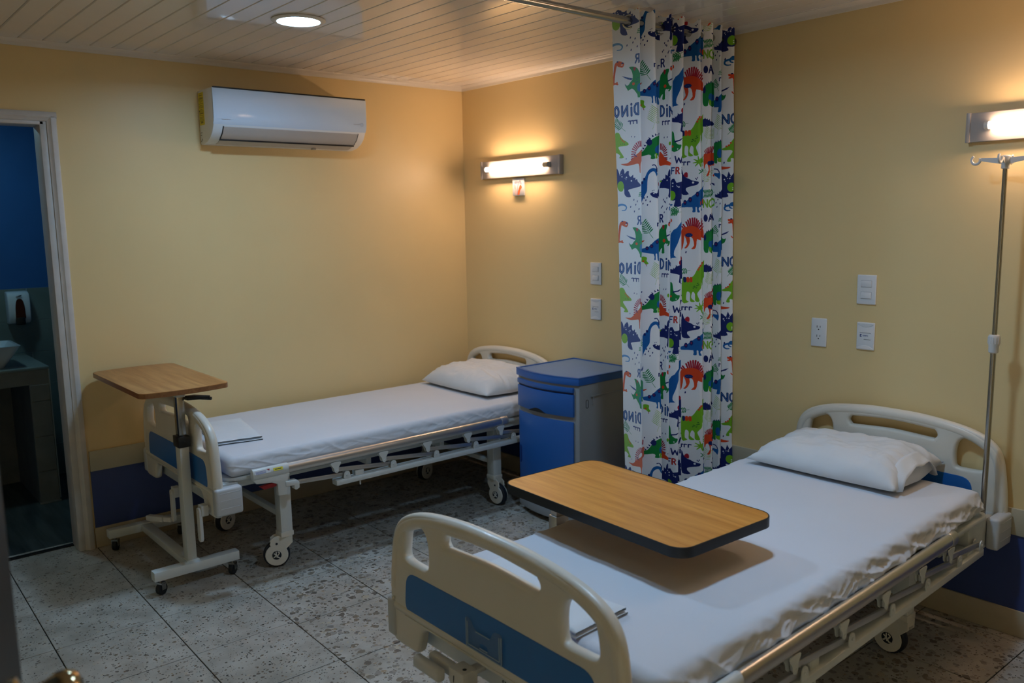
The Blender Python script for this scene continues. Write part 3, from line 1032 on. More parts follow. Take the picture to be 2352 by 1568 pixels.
for q in ((245, 45), (270, 72), (294, 92)):
    disc(1, 'C', ORANGE, q[0], q[1], 9, 15, -0.4)
drops(1, 'C', [(242, 120), (275, 118), (300, 122)], 5, DKG)
fan(1, 'C', CRIM, 530, 260, 0.42, [(392, 332), (398, 300), (398, 265), (402, 230), (412, 195), (428, 168), (446, 146), (466, 124), (490, 108), (514, 102), (534, 104)], 16)
sm(1, 'C', ORANGE, [(226, 388), (330, 382), (392, 342), (440, 292), (500, 245), (550, 205), (550, 330), (522, 400), (520, 512), (508, 512), (492, 402), (420, 405), (330, 416)], 3)
stroke(1, 'C', NAVY, [(428, 262), (462, 300)], 10)
sm(1, 'C', NAVY, [(150, 455), (182, 478), (200, 535), (216, 488), (260, 450), (284, 482), (288, 522), (320, 492), (356, 488), (352, 532), (376, 568), (412, 538), (412, 580), (442, 580), (442, 612), (466, 600), (478, 636), (516, 670), (516, 702), (342, 736), (342, 770), (366, 836), (302, 836), (266, 790), (262, 700), (150, 700)], 2)
disc(1, 'C', LIME, 212, 690, 54, 72)
for q, r in (((238, 558), 11), ((316, 571), 11), ((385, 620), 11), ((205, 536), 6), ((232, 530), 6), ((292, 582), 6), ((306, 600), 6)):
    disc(1, 'C', WHITE, q[0], q[1], r)
drops(1, 'C', [(404, 30), (449, 36), (320, 322)], 7)
frond(1, 'C', LEAF, 520, 830, 540, 740, 3, 12, 32)
# fold 2
drops(2, 'A', [(550, 410), (587, 398), (570, 438), (535, 480), (617, 455), (588, 497)], 8)
letter(2, 'A', NAVY, 'r', 682, 725, 716, 765, 12)
frond(2, 'A', LEAF, 530, 715, 640, 915, 7, 13, 62)
sm(2, 'A', BLUE, [(515, 1050), (590, 1030), (655, 950), (700, 915), (730, 908), (730, 1120), (700, 1120), (718, 1200), (686, 1200), (680, 1118), (664, 1118), (664, 1190), (648, 1190), (644, 1118), (515, 1096)], 2)
for q in ((578, 1045), (625, 1018), (680, 965)):
    disc(2, 'A', NAVY, q[0], q[1], 18, 26)
    disc(2, 'A', CRIM, q[0], q[1], 6)
paint(2, 'A', ORANGE, [(510, 955), (552, 940), (545, 955), (515, 975)])
sm(2, 'A', LIME, [(505, 1160), (545, 1150), (574, 1165), (570, 1205), (590, 1238), (562, 1250), (532, 1222), (505, 1216)])
disc(2, 'A', ORANGE, 533, 1210, 12)
stroke(2, 'A', CRIM, [(560, 1245), (570, 1272)], 6)
frond(2, 'A', PALM, 722, 1275, 652, 1512, 9, 7, 100)
sm(2, 'C', GREEN, [(540, 295), (542, 240), (585, 222), (625, 165), (655, 110), (705, 62), (780, 12), (800, 10), (800, 320), (770, 320), (735, 262), (722, 280), (728, 326), (676, 326), (682, 290), (650, 270)], 2)
spikes(2, 'C', NAVY, [(565, 215, 210), (592, 185, 215), (612, 150, 215), (632, 112, 220), (668, 58, 230), (702, 30, 240), (735, 15, 250), (765, 5, 260)], 22)
disc(2, 'C', NAVY, 662, 108, 32, 44)
disc(2, 'C', BLUE, 766, 210, 42, 58)
stroke(2, 'C', LIME, [(738, 262), (740, 318)], 18)
sm(2, 'C', BLUE, [(538, 975), (538, 690), (600, 590), (642, 490), (690, 452), (732, 456), (746, 482), (747, 560), (722, 500), (690, 500), (652, 540), (636, 625), (630, 750), (602, 810), (560, 900)], 3)
stroke(2, 'C', NAVY, smooth_loop([(698, 412), (722, 408), (742, 440), (746, 500)], 3, False), 14, 8)
disc(2, 'C', NAVY, 572, 640, 14, 20)
disc(2, 'C', NAVY, 600, 592, 14, 18)
sm(2, 'C', NAVY, [(665, 790), (700, 772), (740, 790), (770, 740), (800, 720), (800, 950), (775, 960), (780, 870), (730, 850), (690, 830)], 2)
disc(2, 'C', CRIM, 772, 685, 14, 32)
disc(2, 'C', WHITE, 708, 788, 9)
drops(2, 'C', [(710, 745), (692, 752)], 5)
drops(2, 'C', [(552, 42), (520, 24)], 8)
frond(2, 'C', LEAF, 790, 1100, 785, 1195, 3, 10, 26)
# fold 3
drops(3, 'A', [(787, 465), (842, 445), (817, 500), (885, 525), (752, 565), (838, 585)])
letter(3, 'A', NAVY, 'R', 733, 655, 782, 748, 18)
sm(3, 'A', GREEN, [(715, 1130), (715, 880), (740, 830), (782, 790), (856, 780), (836, 850), (840, 902), (850, 950), (880, 992), (906, 984), (892, 1030), (860, 1056), (850, 1030), (820, 1020), (800, 1050), (806, 1142), (760, 1142), (770, 1080), (740, 1100)], 2)
sm(3, 'A', CRIM, [(770, 790), (800, 788), (800, 825), (780, 840)])
paint(3, 'A', NAVY, [(838, 920), (885, 905), (922, 888), (900, 915), (845, 935)])
disc(3, 'A', ORANGE, 800, 985, 22)
disc(3, 'A', WHITE, 858, 1030, 8)
letter(3, 'A', NAVY, 'D', 738, 1222, 795, 1345, 24, False, SKY)
letter(3, 'A', NAVY, 'i', 818, 1215, 858, 1352, 24, False, SKY)
letter(3, 'A', NAVY, 'N', 875, 1240, 940, 1358, 24, False, SKY)
for k in range(3):
    letter(3, 'A', NAVY, 'r', 762 + 42 * k, 1410, 796 + 42 * k, 1452, 13)
drops(3, 'C', [(855, 46), (904, 44), (960, 330)], 8)
fan(3, 'C', CRIM, 790, 300, 0.42, [(796, 128), (820, 130), (845, 142), (866, 160), (884, 182), (896, 210), (902, 245), (905, 280), (908, 320), (908, 340)], 17)
sm(3, 'C', ORANGE, [(780, 240), (830, 262), (860, 300), (905, 352), (975, 388), (975, 426), (880, 412), (780, 412)], 3)
sm(3, 'C', NAVY, [(780, 722), (790, 668), (822, 610), (840, 612), (852, 590), (880, 600), (886, 540), (920, 560), (936, 500), (975, 492), (975, 836), (930, 832), (942, 738), (800, 722)], 2)
disc(3, 'C', LIME, 802, 630, 18, 12)
for q, r in (((912, 620), 10), ((960, 575), 8)):
    disc(3, 'C', WHITE, q[0], q[1], r)
drops(3, 'C', [(866, 905), (830, 970), (915, 990), (862, 1052)], 9)
stroke(3, 'C', BLUE, [(985, 970), (955, 990), (958, 1020)], 18)
disc(3, 'C', ORANGE, 960, 1215, 22, 30)
disc(3, 'C', NAVY, 960, 1192, 16, 8)
disc(3, 'C', LIME, 950, 130, 20, 26)
# fold 4
frond(4, 'B', LEAF, 40, 640, 150, 580, 4, 13, 52)
sm(4, 'B', BLUE, [(22, 925), (90, 850), (140, 775), (165, 770), (160, 850), (120, 1000), (100, 1060), (68, 1140), (68, 1200), (96, 1222), (40, 1230), (22, 1220)], 2)
disc(4, 'B', ORANGE, 22, 752, 14, 24)
sm(4, 'B', NAVY, [(15, 1372), (55, 1380), (90, 1342), (130, 1325), (165, 1312), (175, 1548), (122, 1540), (132, 1450), (60, 1430), (15, 1420)], 2)
disc(4, 'B', CRIM, 142, 1290, 16, 30)
spikes(4, 'B', NAVY, [(60, 1370, 260), (95, 1335, 250), (40, 1385, 270)], 18)
sm(4, 'D', GREEN, [(75, -20), (108, -10), (118, 70), (140, 125), (175, 148), (206, 152), (196, 200), (152, 232), (75, 222)], 2)
paint(4, 'D', NAVY, [(112, 98), (180, 85), (236, 52), (190, 100), (118, 118)])
disc(4, 'D', ORANGE, 90, 168, 14)
disc(4, 'D', WHITE, 160, 205, 9)
drops(4, 'D', [(55, 330), (230, 230)], 9)
letter(4, 'D', NAVY, 'W', 126, 304, 222, 390, 18)
letter(4, 'D', NAVY, 'F', 84, 452, 122, 534, 17, False, SKY)
letter(4, 'D', CRIM, 'R', 142, 452, 184, 534, 18, False, ORANGE)
letter(4, 'D', NAVY, 'i', 204, 452, 236, 536, 17)
sm(4, 'D', NAVY, [(75, 640), (122, 600), (150, 658), (216, 640), (222, 690), (250, 705), (250, 872), (202, 880), (212, 972), (120, 972), (138, 892), (75, 882)], 2)
disc(4, 'D', LIME, 92, 826, 48, 66)
for q, r in (((104, 660), 10), ((180, 714), 10), ((104, 702), 8), ((160, 708), 6), ((152, 690), 5), ((228, 766), 6)):
    disc(4, 'D', WHITE, q[0], q[1], r)
stroke(4, 'D', BLUE, [(95, 950), (65, 970), (62, 1000), (90, 1030)], 20)
frond(4, 'D', LEAF, 80, 1055, 220, 1050, 5, 15, 52)
# fold 5
sm(5, 'D', BLUE, [(235, 925), (300, 892), (352, 842), (402, 800), (460, 752), (520, 705), (522, 962), (468, 970), (452, 1000), (470, 1040), (436, 1040), (430, 976), (412, 976), (412, 1036), (372, 1036), (374, 972), (235, 972)], 2)
for q in ((286, 906), (350, 870), (436, 800)):
    disc(5, 'D', NAVY, q[0], q[1], 22, 36)
    disc(5, 'D', CRIM, q[0], q[1], 8)
disc(5, 'D', ORANGE, 492, 920, 22, 40)
fan(5, 'B', CRIM, 290, 1010, 0.52, [(166, 870), (180, 845), (216, 812), (238, 790), (262, 772), (290, 765), (316, 764), (340, 778), (358, 800), (374, 826), (386, 858), (394, 895)], 20)
sm(5, 'B', ORANGE, [(155, 922), (200, 875), (290, 862), (352, 890), (402, 950), (415, 1050), (342, 1030), (332, 1100), (312, 1152), (268, 1152), (302, 1110), (286, 1018), (252, 1000), (256, 1050), (240, 1110), (212, 1145), (188, 1142), (222, 1090), (192, 980), (184, 1060), (155, 1170)], 2)
disc(5, 'B', NAVY, 245, 978, 44, 26)
for k in range(7):
    disc(5, 'B', SKY, 215 + 10 * k, 972 + 6 * (k % 3), 3)
drops(5, 'B', [(208, 1195)], 10)
frond(5, 'B', LEAF, 175, 1440, 252, 1428, 3, 12, 40)
sm(5, 'D', LIME, [(235, -40), (300, -35), (370, -70), (430, -170), (500, -260), (530, -280), (530, -60), (480, 0), (472, 90), (440, 140), (422, 182), (450, 276), (394, 276), (390, 180), (360, 150), (340, 230), (390, 282), (328, 282), (326, 170), (286, 150), (280, 260), (312, 286), (235, 290)], 3)
for x in (262, 300, 340):
    sm(5, 'D', ORANGE if x != 262 else NAVY, [(x - 16, -50), (x + 16, -52), (x + 18, 8), (x - 12, 14)])
for q in ((372, 95), (392, 80), (412, 92), (420, 60), (440, 50), (432, 28), (380, 70)):
    disc(5, 'D', DKG, q[0], q[1], 11, 5, -0.4)
for q in ((455, -190), (470, -215), (442, -160)):
    disc(5, 'D', ORANGE, q[0], q[1], 12, 14)
letter(5, 'D', NAVY, 'r', 232, 360, 258, 402, 15)
letter(5, 'D', NAVY, 'r', 268, 360, 302, 402, 15)
letter(5, 'D', NAVY, 'r', 316, 360, 352, 402, 15)
for a in (-150, -100, -60, -20, 25, 75, 130, 170):
    t = math.radians(a)
    stroke(5, 'D', LIME, [(458, 368), (458 + 72 * math.cos(t), 368 + 72 * math.sin(t))], 26, 10)
for a in (-140, -70, 0, 60, 140):
    t = math.radians(a)
    stroke(5, 'D', LEAF, [(485, 500), (485 + 42 * math.cos(t), 500 + 42 * math.sin(t))], 16, 8)
sm(5, 'D', NAVY, [(235, 450), (262, 520), (300, 570), (342, 590), (372, 612), (420, 624), (452, 636), (432, 672), (360, 690), (302, 712), (304, 750), (336, 796), (262, 802), (235, 740)], 2)
sm(5, 'D', CRIM, [(272, 545), (282, 510), (306, 498), (324, 520), (318, 572)])
disc(5, 'D', WHITE, 384, 640, 14)
drops(5, 'D', [(412, 588), (424, 598), (435, 580)], 7)
disc(5, 'D', NAVY, 495, 642, 18, 16, -0.5)
# fold 6
letter(6, 'B', LIME, 'N', 412, 562, 470, 650, 20, False, PALM)
letter(6, 'B', LIME, 'O', 492, 560, 550, 655, 20)
disc(6, 'B', NAVY, 442, 790, 34, 46)
letter(6, 'B', NAVY, 'A', 490, 745, 540, 832, 17)
sm(6, 'B', GREEN, [(400, 1100), (412, 1010), (460, 960), (500, 950), (550, 948), (550, 1222), (492, 1212), (482, 1160), (472, 1226), (420, 1226), (400, 1180)], 2)
spikes(6, 'B', NAVY, [(430, 995, 240), (456, 966, 255), (486, 952, 265), (514, 945, 275)], 20)
disc(6, 'B', NAVY, 425, 1035, 20, 40)
disc(6, 'B', BLUE, 515, 1122, 36, 44)
stroke(6, 'B', LIME, [(500, 1165), (505, 1212)], 24)
sm(6, 'B', NAVY, [(400, 1390), (450, 1382), (470, 1400), (500, 1400), (540, 1440), (520, 1468), (400, 1475)], 2)
spikes(6, 'B', NAVY, [(440, 1385, 260), (470, 1395, 270), (500, 1402, 280)], 20)
frond(6, 'D', PALM, 612, -70, 556, 132, 8, 7, 78)
frond(6, 'B', PALM, 470, 205, 412, 400, 7, 7, 70)
fan(6, 'D', CRIM, 590, 330, 0.5, [(520, 225), (540, 208), (560, 194), (580, 186), (600, 178), (622, 172), (645, 168)], 15)
sm(6, 'D', ORANGE, [(505, 272), (560, 262), (665, 262), (665, 420), (610, 424), (608, 500), (588, 552), (548, 552), (592, 480), (566, 395), (530, 410), (520, 450), (505, 440)], 2)
disc(6, 'D', NAVY, 610, 386, 42, 30)
disc(6, 'D', ORANGE, 645, 560, 16)
sm(6, 'D', NAVY, [(608, 662), (640, 668), (665, 690), (665, 712), (636, 694)])
frond(6, 'D', LEAF, 520, 795, 690, 785, 6, 15, 58)
# fold 7
drops(7, 'B', [(587, 575), (563, 615), (542, 597), (617, 627), (578, 668)], 8)
frond(7, 'B', LEAF, 545, 925, 605, 1045, 5, 12, 44)
sm(7, 'B', BLUE, [(535, 1165), (585, 1130), (650, 1075), (662, 1070), (662, 1240), (640, 1240), (632, 1298), (590, 1298), (600, 1242), (535, 1238)], 2)
disc(7, 'B', NAVY, 580, 1140, 22, 32)
disc(7, 'B', CRIM, 580, 1140, 7)
frond(7, 'B', PALM, 640, 1365, 582, 1580, 8, 7, 76)
sm(7, 'D', GREEN, [(645, 120), (700, 105), (765, 100), (765, 320), (720, 330), (690, 322), (692, 382), (662, 386), (645, 340)], 2)
spikes(7, 'D', NAVY, [(672, 105, 265), (705, 98, 270), (738, 92, 275)], 20)
disc(7, 'D', BLUE, 728, 256, 38, 60)
sm(7, 'D', LIME, [(695, 330), (755, 322), (752, 372), (718, 372), (700, 360)])
stroke(7, 'D', NAVY, smooth_loop([(650, 460), (690, 468), (716, 500), (722, 540)], 3, False), 16, 12)
sm(7, 'D', BLUE, [(650, 515), (690, 520), (728, 520), (730, 560), (716, 602), (695, 580), (650, 545)])
sm(7, 'D', NAVY, [(655, 800), (690, 810), (735, 760), (765, 735), (765, 870), (740, 866), (690, 850), (655, 838)], 2)
spikes(7, 'D', NAVY, [(690, 800, 250), (715, 780, 250)], 18)
letter(7, 'D', NAVY, 'r', 722, 1212, 750, 1252, 12)
frond(7, 'D', LEAF, 735, 1165, 755, 1095, 3, 9, 26)
# fold 8
stroke(8, 'B', BLUE, smooth_loop([(812, 660), (780, 645), (752, 668), (752, 700), (780, 712)], 3, False), 26, 14)
drops(8, 'B', [(695, 668)], 12)
sm(8, 'B', ORANGE, [(726, 850), (752, 846), (800, 860), (806, 1100), (795, 1100), (785, 910), (760, 902), (732, 900), (736, 878)], 2)
disc(8, 'B', NAVY, 772, 845, 14, 8)
disc(8, 'B', WHITE, 742, 880, 10, 6)
stroke(8, 'B', ORANGE, [(775, 1062), (788, 1080), (800, 1086)], 12)
paint(8, 'B', NAVY, [(645, 1040), (700, 1015), (748, 998), (715, 1030), (648, 1055)])
sm(8, 'B', GREEN, [(640, 1075), (680, 1100), (708, 1090), (692, 1140), (660, 1158), (640, 1140)])
letter(8, 'B', NAVY, 'N', 668, 1335, 738, 1440, 24, False, SKY)
letter(8, 'B', NAVY, 'O', 765, 1328, 812, 1440, 20, False, SKY)
frond(8, 'B', LEAF, 805, 1490, 730, 1575, 5, 13, 48)
sm(8, 'D', LIME, [(774, 196), (850, 158), (890, 100), (925, 50), (950, 50), (950, 310), (882, 322), (880, 366), (835, 366), (850, 318), (900, 240), (872, 215), (800, 216)], 3)
for q in ((832, 165), (858, 152), (880, 120)):
    disc(8, 'D', ORANGE, q[0], q[1], 12)
drops(8, 'D', [(798, 380)], 10)
sm(8, 'D', ORANGE, [(750, 428), (812, 434), (878, 442), (830, 464), (750, 468)])
letter(8, 'D', NAVY, 'r', 918, 425, 950, 468, 12)
sm(8, 'D', NAVY, [(752, 548), (790, 538), (830, 575), (852, 498), (882, 562), (922, 508), (950, 545), (950, 775), (840, 785), (838, 800), (848, 834), (770, 846), (752, 800)], 2)
disc(8, 'D', LIME, 885, 710, 52, 62)
for q, r in (((798, 604), 10), ((866, 592), 10), ((872, 568), 6), ((838, 592), 6), ((808, 628), 6), ((905, 716), 8), ((905, 740), 8)):
    disc(8, 'D', WHITE, q[0], q[1], r)
disc(8, 'D', CRIM, 754, 708, 12, 30)
stroke(8, 'D', BLUE, smooth_loop([(950, 950), (870, 952), (812, 968), (802, 1000), (830, 1022), (872, 1022)], 4, False), 34, 14)
for q in ((846, 965), (880, 958), (915, 955)):
    disc(8, 'D', SKY, q[0], q[1], 6)

img = bpy.data.images.new('dinosaur_print', CW * SC, CH * SC, alpha=False)
px_ = np.ones((CH * SC, CW * SC, 4), np.float32)
px_[:, :, :3] = CANVAS[::-1] / 255.0
img.pixels.foreach_set(px_.ravel())
img.update()
img.pack()
cm = mat('printed_curtain_cotton', (230, 230, 232), 0.75, bump=0.12, bscale=350, spec=0.25)
nt = cm.node_tree
uvn = nt.nodes.new('ShaderNodeUVMap')
uvn.uv_map = 'print'
ti_ = nt.nodes.new('ShaderNodeTexImage')
ti_.image = img
ti_.extension = 'REPEAT'
nt.links.new(uvn.outputs['UV'], ti_.inputs['Vector'])
nt.links.new(ti_.outputs['Color'], nt.nodes['Principled BSDF'].inputs['Base Color'])
M['curtain'] = cm
RT = [-0.6778, -0.5843, -0.4725, -0.4008, -0.2811, -0.188, -0.1227, -0.0361]
RB = [-0.6575, -0.5298, -0.4682, -0.4051, -0.2287, -0.1463, -0.0864, -0.0008]
COLR = [1471, 1507, 1544, 1568, 1612, 1637, 1657, 1684]
COLV = [1406, 1446, 1456, 1504, 1545, 1566, 1601, 1618]
ZT = [2.2394, 2.249, 2.2597, 2.2672, 2.28, 2.2886, 2.295, 2.3036]
ZB = [0.663, 0.6384, 0.6287, 0.617, 0.5828, 0.5699, 0.5592, 0.5432]


PERIOD = 0.6577        # height of the repeat


def curtain_row(z):
    t = min(max((2.24 - z) / 1.583, -0.15), 1.2)
    R = [a + (b - a) * t for a, b in zip(RT, RB)]
    pts = []
    p0 = -0.7355 + 0.0695 * t
    for i in range(8):
        xr = 2.1428 + 0.006 * math.sin(i * 2.1)
        xv = 2.0091 + 0.010 * math.sin(i * 1.3 + 1)
        yv = p0 if i == 0 else (R[i - 1] + R[i]) / 2 - 0.019
        yr = R[i] - 0.028
        sp = (ZT[i] - ZB[i]) / 850
        v = -(150.0 + (ZT[i] - z) * 353.0 / PERIOD) / 353.0
        pts.append((xv, yv, (COLV[i] - 1400) / 290.0, v))
        n = 5
        for k in range(1, n + 1):
            f = k / n
            bul = 0.010 * math.sin(PI * f) * (1 if i % 2 else -0.6)
            c = COLV[i] + (COLR[i] - COLV[i]) * f
            pts.append((xv + (xr - xv) * f + bul * 0.6, yv + (yr - yv) * f - bul, (c - 1400) / 290.0, v))
    pts.append((2.039, R[7] + 0.045, (1660 - 1400) / 290.0, pts[-1][3]))
    pts = np.array(pts)
    for _ in range(2):
        q = [pts[0]]
        for a, b in zip(pts[:-1], pts[1:]):
            q += [a * 0.85 + b * 0.15, a * 0.15 + b * 0.85]
        q.append(pts[-1])
        pts = np.array(q)
    return pts


cu = thing('curtain', 'white privacy curtain printed with colourful dinosaurs, hanging gathered from the steel rod', 'curtain', (0, 0, 0))
P, UV = [], []
ZTOP, ZBOT = 2.4651, 0.2512
NZ = 90
for k in range(NZ + 1):
    z = ZTOP + (ZBOT - ZTOP) * k / NZ
    r = curtain_row(z)
    sway = [0.006 * noise.noise((j * 0.06, z * 1.6, 3.0)) + 0.0035 * noise.noise((j * 0.15, z * 5.0, 9.0)) for j in range(len(r))]
    tops = 0.012 if k == 0 else 0.0
    P.append([(p[0] + s, p[1] + s * 0.5, z - 0.012 * (0.5 + 0.5 * math.sin(j * 0.8)) * (1 if k == 0 else 0)) for j, (p, s) in enumerate(zip(r, sway))])
    UV.append([(p[2], p[3]) for p in r])
grid_obj('fabric', P, M['curtain'], cu, uv=UV)
gm = None
for i in range(8):
    R = RT[i]
    yv = -0.7355 if i == 0 else (RT[i - 1] + RT[i]) / 2
    if gm is None:
        ring = [(0.025 * math.cos(2 * PI * k / 28), 0.0, 0.025 * math.sin(2 * PI * k / 28)) for k in range(28)]
        g = obj('grommet', MB().tube(ring, 0.0066, 10, closed=True, sy=1.0), M['chrome'], cu)
        gm = g.data
    else:
        g = bpy.data.objects.new('grommet', gm)
        COL.objects.link(g)
        g.parent = cu
    g.location = (2.085, yv + (R - 0.02 - yv) * 0.55, 2.4116)
    g.rotation_euler = (0, 0, math.atan2((R - yv), 0.12))

# ================================================================== bedside cabinet
cb = thing('bedside_cabinet', 'blue and grey bedside cabinet with a bowed front beside the dinosaur curtain', 'cabinet', (1.27, -0.22, 0))
HX, FY, BYL = 0.238, -0.225, 0.213


def front(x, d=0.0):
    return FY - 0.046 * (1 - (x / HX) ** 2) - d


def bowed(x0, x1, d0, d1, z0, z1, n=14):
    xs = [x0 + (x1 - x0) * k / n for k in range(n + 1)]
    return MB().prism([(x, front(x, d1)) for x in xs] + [(x, front(x, d0)) for x in reversed(xs)], 'z', z0, z1)


xs = [-HX + 2 * HX * k / 14 for k in range(15)]
obj('body', MB().prism([(x, front(x, -0.004)) for x in xs] + [(HX, BYL), (-HX, BYL)], 'z', 0.085, 0.772), M['cab_grey'], cb, bevel=0.004)
tp = [(x * 1.028, front(x, 0.006)) for x in xs] + [(HX * 1.028, BYL), (-HX * 1.028, BYL)]
ti = [(x * 0.965, front(x, -0.010)) for x in xs] + [(HX * 0.965, BYL - 0.012), (-HX * 0.965, BYL - 0.012)]
top = obj('top', MB().prism(tp, 'z', 0.770, 0.806), M['cab_blue'], cb, bevel=0.004)
rimm = MB()
n = len(tp)
rimm.v = [(x, y, 0.806) for x, y in tp] + [(x, y, 0.811) for x, y in tp] + [(x, y, 0.811) for x, y in ti] + [(x, y, 0.806) for x, y in ti]
for a in range(3):
    for k in range(n):
        rimm.f.append((a * n + k, a * n + (k + 1) % n, (a + 1) * n + (k + 1) % n, (a + 1) * n + k))
obj('rim', rimm, M['cab_blue'], top)
obj('tray', MB().prism(ti, 'z', 0.8055, 0.8075), M['cab_top'], top)
obj('door', bowed(-0.213, 0.213, 0.0, 0.008, 0.112, 0.578), M['cab_blue'], cb, bevel=0.003)
gr = [(-0.19 + 0.016 * (0 if abs(k - 6) == 6 else math.sqrt(1 - ((k - 6) / 6) ** 2)), 0.285 + 0.1 * k / 12) for k in range(13)] + [(-0.194, 0.385), (-0.194, 0.285)]
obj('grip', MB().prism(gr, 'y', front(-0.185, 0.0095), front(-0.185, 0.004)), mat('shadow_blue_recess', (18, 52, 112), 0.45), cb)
dw = obj('drawer', bowed(-0.218, 0.216, 0.0, 0.012, 0.604, 0.722), M['cab_blue'], cb, bevel=0.003)
obj('drawer_lip', bowed(-0.218, 0.216, 0.0, 0.014, 0.733, 0.758), M['cab_blue'], dw, bevel=0.003)
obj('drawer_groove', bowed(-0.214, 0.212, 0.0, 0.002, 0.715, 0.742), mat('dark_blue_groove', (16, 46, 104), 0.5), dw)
nt_ = [(-0.085 + 0.13 * k / 12, 0.604 + 0.020 * math.sin(PI * k / 12)) for k in range(13)]
obj('notch_shade', MB().prism(nt_, 'y', front(-0.02, 0.0135), front(-0.02, 0.006)), M['black'], dw)  # raised black patch; the notch's inner shade is put into its colour
obj('plinth', MB().prism([(x, front(x, 0.002)) for x in xs] + [(HX, BYL), (-HX, BYL)], 'z', 0.034, 0.098), M['cab_grey'], cb, bevel=0.004)
tr = MB().tube(smooth_loop([(HX + 0.006, -0.132, 0.662), (HX + 0.010, -0.130, 0.668), (HX + 0.010, -0.127, 0.70), (HX + 0.010, -0.118, 0.706), (HX + 0.010, 0.19, 0.706), (HX, 0.196, 0.706)], 3, closed=False), 0.003, 8)
obj('towel_rail', tr, M['cab_grey'], cb)
cl = MB()
lp = rounded(0.016, 0.042, 0.006, 4, -0.165, 0.667)
for a, b in zip(lp, lp[1:] + lp[:1]):
    cl.bar((HX + 0.0008, a[0], a[1]), (HX + 0.0008, b[0], b[1]), 0.0018, 0.0026, up=(1, 0, 0))
obj('clip', cl, M['ink'], cb)
for sx in (-1, 1):
    for sy in (-0.19, 0.16):
        w = MB().cyl((sx * 0.19 - 0.01, sy, 0.018), (sx * 0.19 + 0.01, sy, 0.018), 0.018, 18).box(sx * 0.19 - 0.013, sx * 0.19 + 0.013, sy - 0.012, sy + 0.012, 0.026, 0.036)
        obj('caster', w, M['rubber'], cb)

# ================================================================== beds
half = [(0.0, 0.8175), (0.1, 0.8165), (0.2, 0.809), (0.29, 0.7965), (0.355, 0.780), (0.405, 0.757), (0.438, 0.727), (0.458, 0.685), (0.469, 0.62), (0.478, 0.55), (0.483, 0.47), (0.482, 0.40), (0.472, 0.364), (0.452, 0.352), (0.40, 0.351), (0.352, 0.353), (0.336, 0.364), (0.326, 0.392), (0.316, 0.425), (0.296, 0.440), (0.26, 0.443), (0.0, 0.441)]
h_left = [(-0.393, 0.648), (-0.377, 0.633), (-0.33, 0.630), (-0.288, 0.631), (-0.276, 0.645), (-0.274, 0.69), (-0.282, 0.727), (-0.303, 0.746), (-0.34, 0.745), (-0.372, 0.730), (-0.386, 0.70)]
h_mid = [(-0.197, 0.743), (-0.188, 0.729), (-0.165, 0.7265), (0.0, 0.7345), (0.165, 0.7265), (0.188, 0.729), (0.197, 0.743), (0.188, 0.759), (0.165, 0.7635), (0.0, 0.7725), (-0.165, 0.7635), (-0.188, 0.759)]


